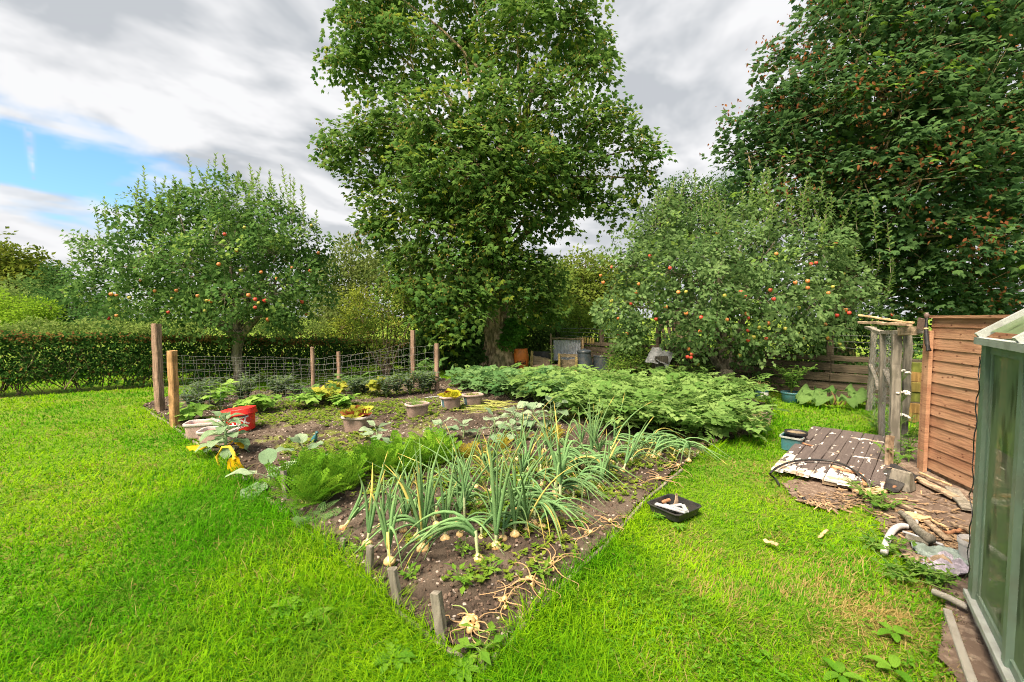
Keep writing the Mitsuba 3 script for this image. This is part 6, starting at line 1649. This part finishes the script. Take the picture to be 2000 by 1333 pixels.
def sheet(cs, n=9, amp=.02, seed=0, th=.003, fold=0):
    c = V(cs, float)
    U_, W_ = np.meshgrid(np.linspace(0, 1, n), np.linspace(0, 1, n), indexing='ij')
    U_, W_ = U_[..., None], W_[..., None]
    P = (c[0] * (1 - U_) * (1 - W_) + c[1] * U_ * (1 - W_) + c[2] * U_ * W_ + c[3] * (1 - U_) * W_).reshape(-1, 3)
    nn_ = nrm(np.cross(c[1] - c[0], c[3] - c[0]))
    P = P + nn_ * (amp * 2 * (meshkit.fbm(P * 9, 3, seed) - .5) + fold * np.sin(U_.ravel() * 9))[:, None]
    i, j = np.meshgrid(np.arange(n - 1), np.arange(n - 1), indexing='ij')
    q = np.stack([i * n + j, (i + 1) * n + j, (i + 1) * n + j + 1, i * n + j + 1], -1).reshape(-1, 4)
    q = np.vstack([q[:, [0, 1, 2]], q[:, [0, 2, 3]]])
    ring = np.r_[np.arange(n) * n, (n - 1) * n + np.arange(1, n), (np.arange(n - 1)[::-1]) * n + n - 1, np.arange(1, n - 1)[::-1]]
    r2 = np.roll(ring, -1)
    m_ = n * n
    return np.vstack([P, P - nn_ * th]), np.vstack([q, q[:, ::-1] + m_, np.stack([ring, ring + m_, r2], 1), np.stack([r2, ring + m_, r2 + m_], 1)])


for i, c_ in enumerate(([(3.59,11.10,0.86), (3.92,11.20,0.81), (3.57,10.60,0.48), (3.24,10.60,0.53)], [(3.92,11.20,0.78), (4.20,11.20,0.70), (3.81,10.60,0.39), (3.52,10.60,0.59)])):
    part(k, 'tin_sheet', sheet(c_, amp=.05, seed=i + 3, fold=.012), 'tin', True)
x, y = (3.56,9.62)
single('log', rz((lambda m: (m[0] + V([0, 0, .0]), m[1]))(lathe([(.001, .0), (.13, 0), (.135, .1), (.13, .22), (.001, .225)], 18)), 10, (x, y, 0)), 'pale_wood', 'short cut log standing below the tin topped post', 'log')

# pots by the right apple tree
def pot(loc, r, h, m, label, name='plant_pot', group=None):
    k = thing(name, label, 'pot', group)
    v, f = lathe([(.001, 0), (r * .86, 0), (r * .97, h - .03), (r * 1.04, h - .03), (r * 1.04, h), (r * .94, h), (r * .9, h - .04), (.001, h - .05)], 26)
    part(k, 'body', rz((v, f), 0, (*loc, 0)), m, True)
    part(k, 'soil', rz(lathe([(.001, h - .03), (r * .92, h - .032)], 20), 0, (*loc, 0)), 'box_wood')
    return k


l1, l2, l3 = (4.92,8.52), (5.31,8.21), (5.01,9.49)
k = pot(l1, .125, .20, 'teal_plastic', 'blue paint tin with a white label, on the grass below the right apple tree')
a = np.linspace(-2.2, -.7, 9)
v = np.vstack([np.stack([l1[0] + .1225 * np.cos(a) * s_, l1[1] + .1225 * np.sin(a) * s_, np.full(9, z)], -1) for s_, z in ((.99, .05), (1.03, .15))])
i = np.arange(8)
part(k, 'label', (v, np.vstack([np.stack([i, i + 1, i + 10], 1), np.stack([i, i + 10, i + 9], 1)])), 'white_print')
k = thing('dry_grass_tuft', 'arching straw coloured stems rising from the blue paint tin', 'plant')
a = R.uniform(0, 6.28, 14)
st = [tube(bez((*l1, .15), (l1[0] + .05 * math.cos(q_), l1[1] + .05 * math.sin(q_), .42), (l1[0] + R.uniform(.15, .35) * math.cos(q_), l1[1] + .2 * math.sin(q_), R.uniform(.15, .4)), 8), .004, 5) for q_ in a]
part(k, 'stems', cat(st), 'vertex_matt', col=(.36, .30, .12))
pot(l2, .17, .20, 'teal_plastic', 'wide dark teal pot holding a bushy plant, right of the paint tin')
k = thing('potted_shrub', 'leafy green shrub growing out of the wide teal pot', 'shrub')
herb(k, (*l2, .18), .52, .34, 22, 12, LEAF, .085, (.06, .16, .025), (.15, .28, .05), R, start=.2)
pot(l3, .12, .2, 'bin_plastic', 'grey blue pot half hidden beside the right apple trunk')
k = thing('trailing_plant', 'low feathery plant around the pots below the right apple tree', 'plant')
herb(k, (*(4.92,8.98), .02), .3, .4, 16, 12, LEAF, .07, (.05, .14, .03), (.13, .25, .05), R, start=.2)
x, y = (5.80,7.78)
k = thing('rhubarb', 'rhubarb with large crinkled pale green leaves by the netting frame', 'rhubarb')
for i, (a, ln, e, ox_) in enumerate(((2.8, .36, .5, -.1), (-2.6, .34, .25, -.05), (-.5, .38, .3, .1), (.3, .36, .5, .2), (-1.4, .3, .2, .0), (1.6, .36, .6, .05), (3.4, .3, .2, -.25), (-.2, .32, .2, .35))):
    st = V([x + ox_, y, .03])
    d = V([math.cos(a) * math.cos(e), math.sin(a) * math.cos(e), math.sin(e)])
    pe = st + d * ln * .35 + V([0, 0, .14])
    v, f, c = scatter(RHUB, [pe], [d * V([1, 1, .2]) + V([0, 0, .05])], [V([0, -.45, 1]) - d * .2], ln, lerpc((.10, .21, .055), (.17, .29, .09), R.random(1)), wid=V([ln * 1.15]))
    cv, cf, c2 = tubec([st, (st + pe) / 2 + V([0, 0, .03]), pe + d * .03], [.013, .012, .009], 6, (.30, .20, .10))
    m, c3 = joinc([(v, f, c), (cv, cf, c2)])
    part(k, 'leaf', m, 'leaf', True, c3)

# ------------------------------------------------------------------ rubbish on the bare earth
R = np.random.default_rng(151)
for a, b, w_, h_, m, nm, lab, ct in (((3.95,4.27), (3.82,3.67), .075, .025, 'litter_wood', 'broken_board', 'brown broken board running from the panel foot towards the greenhouse', 'board'), ((4.11,4.31), (4.03,3.92), .022, .016, 'pale_wood', 'wood_lath', 'clean yellow lath beside the foot of the board panel', 'lath'),
                                     ((3.30,3.83), (3.80,4.03), .022, .014, 'rust_wood', 'wood_lath', 'orange brown stick lying between black plastic and broken board', 'lath'), ((3.20,3.70), (3.26,3.37), .024, .016, 'litter_wood', 'wood_lath', 'long thin stick along the edge of the weeds', 'lath'),
                                     ((3.13,3.39), (3.17,3.25), .12, .022, 'pale_wood', 'board_offcut', 'short pale board offcut under the grey branch', 'board'), ((3.19,3.29), (3.06,2.98), .045, .018, 'litter_wood', 'wood_lath', 'tan lath running on from the pale offcut', 'lath'),
                                     ((3.24,3.30), (3.21,3.13), .02, .014, 'pale_wood', 'wood_lath', 'thin pale lath in the middle of the earth', 'lath'), ((3.14,3.08), (3.36,3.14), .022, .018, 'rust_wood', 'wood_lath', 'orange stick crossing near the greenhouse corner post', 'lath'),
                                     ((3.34,3.23), (3.30,3.05), .03, .02, 'litter_wood', 'wood_lath', 'splintered stick touching the greenhouse', 'lath'), ((2.85,3.09), (2.95,2.90), .018, .014, 'grey_slat', 'wood_lath', 'whitish strip below the grey branch', 'strip'),
                                     ((2.81,3.02), (2.88,2.93), .07, .02, 'grey_wood', 'broken_board', 'dark grey board piece behind the white curved pipe', 'board'), ((4.01,3.89), (3.68,3.43), .09, .02, 'grey_wood', 'broken_board', 'grey board flat on the ground close to the greenhouse post', 'board'),
                                     ((3.23,3.41), (3.07,3.22), .016, .014, 'white_plastic', 'wood_peg', 'little white peg standing on the pale offcut', 'peg'), ((1.77,2.97), (1.81,2.89), .035, .012, 'pale_wood', 'wood_scrap', 'pink brown wood chip lying in the lawn right of the tray', 'wood'),
                                     ((2.18,3.01), (2.31,3.11), .02, .01, 'pale_wood', 'wood_scrap', 'splinter in the grass near the bare earth', 'wood')):
    single(nm, plank((*a, .045), (*b, .04 + R.uniform(0, .03)), w_, h_, R, warp=.003), m, lab, ct)
a, b = V((3.06,3.35)), V((2.88,2.92))
single('grey_branch', rough(tube([(*(a + (b - a) * t_), .07 + .01 * math.sin(t_ * 7)) for t_ in np.linspace(0, 1, 10)], np.linspace(.02, .034, 10), 9), .012, 20, 4), 'grey_wood', 'thick bare grey branch lying across the offcut and strips', 'branch', smooth=True)
w0 = V([(*(2.46,2.80), .05), (*(2.56,2.90), .06), (*(2.69,3.02), .06), (*(2.82,3.12), .06), (*(2.92,3.17), .05), (*(2.96,3.17), .04)])
single('white_pipe', tube(CubicSpline(np.linspace(0, 1, 6), w0)(np.linspace(0, 1, 24)), .021, 10), 'white_plastic', 'white plastic pipe bent in a curve at the edge of the weeds', 'pipe', smooth=True)
a, b = V((2.39,2.39)), V((2.43,2.24))
single('white_pipe', tube([(*a, .05), (*((a + b) / 2), .06), (*b, .06)], .018, 9), 'stone_base', 'dirty white pole lying from the grass to the greenhouse corner', 'pole', smooth=True)
x, y = (3.62,3.97)
v, f = cbox(.15, .17, .16, .01)
v[v[:, 2] > 0, 0] *= .45
v[v[:, 2] > 0, 1] *= .8
single('wood_block', (rz((v, f), 30, (x, y, .10))), 'grey_wood', 'sawn wedge shaped wood block standing left of the board panel', 'block')
x, y = (3.82,4.34)
single('short_board', plank((x, y, 0), (x + .04, y + .05, .40), .10, .03, R, up=(.4, -1, .1)), 'litter_wood', 'short board standing at the right edge of the old door', 'board')
single('broken_board', plank((*(3.47,4.07), .06), (*(3.77,4.22), .10), .10, .03, R), 'litter_wood', 'broken board end under the black plastic', 'board')
for i, (a, b) in enumerate((((3.31,3.92), (3.77,4.22)), ((3.39,4.00), (3.81,4.31)))):
    c_ = [(*a, .06), (*b, .13), (b[0] + .1, b[1] - .16, .10), (a[0] + .09, a[1] - .12, .04)]
    single('black_plastic_sheet', sheet(c_, 12, .06, 7 + i, fold=.02), 'black_plastic', ('crumpled black plastic sheet beside the hose, lower piece', 'crumpled black plastic sheet beside the hose, upper piece')[i], 'plastic sheet', smooth=True)


def cloth(px, w_, d_, deg, seed, label, m):
    n = 26
    U_, W_ = np.meshgrid(np.linspace(-1, 1, n), np.linspace(-1, 1, n), indexing='ij')
    P = np.stack([U_ * w_, W_ * d_, 0 * U_], -1).reshape(-1, 3)
    P[:, :2] *= (1 + .35 * (meshkit.fbm(np.c_[P[:, :2] * 6, P[:, :1] * 0 + seed], 3, seed) - .5))[:, None]
    P[:, 2] = .035 + .09 * np.abs(meshkit.fbm(np.c_[P[:, :2] * V([9, 16]), P[:, :1] * 0 + 3], 3, seed + 1) - .5) * 2 * (1 - .4 * np.maximum(np.abs(U_), np.abs(W_)).ravel())
    i, j = np.meshgrid(np.arange(n - 1), np.arange(n - 1), indexing='ij')
    q = np.stack([i * n + j, (i + 1) * n + j, (i + 1) * n + j + 1, i * n + j + 1], -1).reshape(-1, 4)
    q = np.vstack([q[:, [0, 1, 2]], q[:, [0, 2, 3]]])
    v, f = np.vstack([P, P - V([0, 0, .006])]), np.vstack([q, q[:, ::-1] + n * n])
    single('crumpled_cloth', rz((v, f), deg, (*px, .0)), m, label, 'cloth', 'old cloths on the ground', True)


cloth((2.85,2.80), .14, .09, -30, 3, 'crumpled grey green cloth on the earth, behind the lilac one', 'cloth_green')
cloth((2.73,2.67), .15, .10, 10, 5, 'crumpled lilac cloth on the earth near the greenhouse', 'cloth_lilac')
cloth((2.67,2.73), .13, .05, -10, 6, 'flat dirty pinkish rag left of the lilac cloth', 'litter_wood')
x, y = (2.93,2.71)
pot((x + .06, y + .02), .085, .17, 'white_plastic', 'pale lilac white pot half hidden by the greenhouse post', 'white_pot')
n = 620
xy = []
c0 = [((3.14,3.02), .25), ((2.86,3.72), .22), ((2.61,3.62), .16), ((3.61,3.67), .35), ((3.06,3.25), .3), ((3.18,3.17), .3), ((3.07,2.92), .14), ((3.22,3.83), .2)]
ci = R.integers(0, len(c0), n)
P_ = V([c0[i][0] for i in ci]) + R.normal(0, 1, (n, 2)) * V([c0[i][1] for i in ci])[:, None] * .6
ok = inside(DIRT.buffer(.05), P_[:, 0], P_[:, 1])
P_ = P_[ok]
n = len(P_)
v0, f0 = cbox(1, 1, 1, .1)
a, ln, wd_ = R.uniform(0, 3.14, n), R.uniform(.1, 1, n) ** 2.2 * .10 + .008, R.uniform(.006, .02, n)
vv = v0[None] * np.stack([ln, wd_, 0 * ln + .006], -1)[:, None]
ti = R.normal(0, .2, n)
vx = vv[..., 0] * np.cos(a)[:, None] - vv[..., 1] * np.sin(a)[:, None]
vy = vv[..., 0] * np.sin(a)[:, None] + vv[..., 1] * np.cos(a)[:, None]
v = np.stack([vx + P_[:, :1], vy + P_[:, 1:], vv[..., 2] + vv[..., 0] * ti[:, None] + (zdirt(P_[:, 0], P_[:, 1]) + .012)[:, None]], -1).reshape(-1, 3)
f = (f0[None] + (np.arange(n) * len(v0))[:, None, None]).reshape(-1, 3)
c = np.repeat(lerpc((.16, .11, .075), (.50, .34, .20), R.random(n) ** 1.3), len(v0), 0)
put(thing('wood_chip', 'splinters and bark chips strewn over the bare earth', 'wood chips', kind='stuff'), (v, f), 'wood', False, c)
v, f, m = lumps(DIRT, 700, .004, .012, zdirt, R)
put(thing('earth_crumb', 'crumbs of earth on the bare ground by the greenhouse', 'earth', kind='stuff'), (v, f), 'vertex_matt', False, np.repeat(lerpc((.09, .065, .05), (.3, .25, .2), R.random(m) ** 3), len(IV), 0))

# ------------------------------------------------------------------ greenhouse
R = np.random.default_rng(161)
GC, GU, GS = V([2.452, 2.253]), V([-.596, -.802]), V([.802, -.596])
gk = thing('greenhouse', 'old green painted greenhouse with dirty panes at the right edge', 'greenhouse')


def gp(t_, s_, z):
    return V([*(GC + GU * t_ + GS * s_), z])


EV, RG, GW, GL = 1.47, 2.25, 1.9, 2.44
out_ = (*(-GS), 0)
part(gk, 'base_wall', beam(gp(-.02, .04, .05), gp(GL, .04, .05), .07, .11, .006), 'stone_base')
part(gk, 'base_wall', beam(gp(.02, .07, .05), gp(.02, GW, .05), .07, .12, .006), 'stone_base')
part(gk, 'sill', beam(gp(-.02, .0, .125), gp(GL, .0, .125), .05, .028, .004), 'alu')
for t_ in np.arange(0, GL + .1, .61):
    w_ = .085 if t_ == 0 else .05
    part(gk, 'frame_post', beam(gp(t_ + (.04 if t_ == 0 else 0), .012, .14), gp(t_ + (.04 if t_ == 0 else 0), .012, EV), w_, .045, .005, up=out_), 'frame_paint')
    if t_ == 0:
        part(gk, 'frame_post', beam(gp(.105, .022, .14), gp(.105, .022, EV), .03, .03, .004, up=out_), 'frame_paint')
    r_ = part(gk, 'roof_bar', beam(gp(t_ + .015, -.03, EV + .035), gp(t_ + .015, GW / 2, RG), .045, .035, .004, up=(*(-GS * .6), .8)), 'alu')
    part(gk, 'roof_bar', beam(gp(t_ + .015, GW + .03, EV + .035), gp(t_ + .015, GW / 2, RG), .045, .035, .004, up=(*(GS * .6), .8)), 'alu')
    part(gk, 'frame_post', beam(gp(t_ + .01, GW, .12), gp(t_ + .01, GW, EV), .05, .04, .004, up=out_), 'frame_paint')
part(gk, 'gutter', beam(gp(-.02, -.015, EV + .012), gp(GL, -.015, EV + .012), .045, .035, .006), 'alu')
part(gk, 'ridge', beam(gp(-.03, GW / 2, RG + .01), gp(GL, GW / 2, RG + .01), .06, .05, .006), 'alu')
part(gk, 'gutter', beam(gp(-.05, GW + .035, EV + .005), gp(GL, GW + .035, EV + .005), .07, .05, .008), 'alu')
for z_ in (.16, EV - .03):
    part(gk, 'frame_rail', beam(gp(.09, .018, z_), gp(GL, .018, z_), .03, .04, .004), 'frame_paint')
part(gk, 'brace', tube([gp(.12, .05, 1.0), gp(.58, .05, .62)], .008, 7), 'frame_paint')
part(gk, 'gable_rail', beam(gp(.02, .05, EV), gp(.02, GW, EV), .04, .05, .004), 'frame_paint')
part(gk, 'gable_rail', beam(gp(.02, .05, .14), gp(.02, GW, .14), .04, .05, .004), 'frame_paint')
part(gk, 'frame_post', beam(gp(.02, GW / 2, .14), gp(.02, GW / 2, RG), .05, .04, .004, up=(*GU, 0)), 'frame_paint')


def pane(c_, nm='pane'):
    c_ = V(c_, float)
    part(gk, nm, (c_, V([[0, 1, 2], [0, 2, 3]])), 'dirty_pane')


for i in range(4):
    a, b = i * .61 + (.12 if i == 0 else .025), (i + 1) * .61 - .025
    pane([gp(a, .014, .18), gp(b, .014, .18), gp(b, .014, EV - .05), gp(a, .014, EV - .05)])
    pane([gp(a, GW - .01, .16), gp(b, GW - .01, .16), gp(b, GW - .01, EV - .05), gp(a, GW - .01, EV - .05)])
    a, b = i * .61 + .04, (i + 1) * .61 - .01
    pane([gp(a, .01, EV + .06), gp(b, .01, EV + .06), gp(b, GW / 2 - .02, RG - .03), gp(a, GW / 2 - .02, RG - .03)], 'roof_pane')
    pane([gp(a, GW - .01, EV + .06), gp(b, GW - .01, EV + .06), gp(b, GW / 2 + .02, RG - .03), gp(a, GW / 2 + .02, RG - .03)], 'roof_pane')
pane([gp(.02, .08, .17), gp(.02, GW / 2 - .03, .17), gp(.02, GW / 2 - .03, EV - .03), gp(.02, .08, EV - .03)])
pane([gp(.02, GW / 2 + .03, .17), gp(.02, GW - .05, .17), gp(.02, GW - .05, EV - .03), gp(.02, GW / 2 + .03, EV - .03)])
zz = np.linspace(.2, 1.4, 40)
single('black_twine', tube([gp(.03 + .03 * math.sin(z_ * 26) * (1 if int(z_ * 6) % 2 else .15), -.022 - .004 * math.sin(z_ * 40), z_) for z_ in zz], .0028, 5), 'black_plastic', 'thin black twine straggling down the greenhouse corner post', 'twine')
single('path_edging', plank((*(GC + GU * .05 - GS * .10), .012), (*(GC + GU * 2.2 - GS * .12), .012), .035, .04, R, warp=.004), 'stone_base', 'narrow concrete strip along the foot of the greenhouse', 'kerb')
for i, t_ in enumerate((.4, .95, 1.5)):
    k = thing('tomato_plant', ('tomato plant inside the greenhouse nearest its corner post', 'tomato plant in the middle of the greenhouse', 'tomato plant inside the greenhouse farthest from the corner')[i], 'plant')
    x, y = GC + GU * t_ + GS * .55
    herb(k, (x, y, 0), 1.0, .3, 8, 9, POTLEAF, .2, (.05, .14, .03), (.12, .24, .05), R, start=.15)
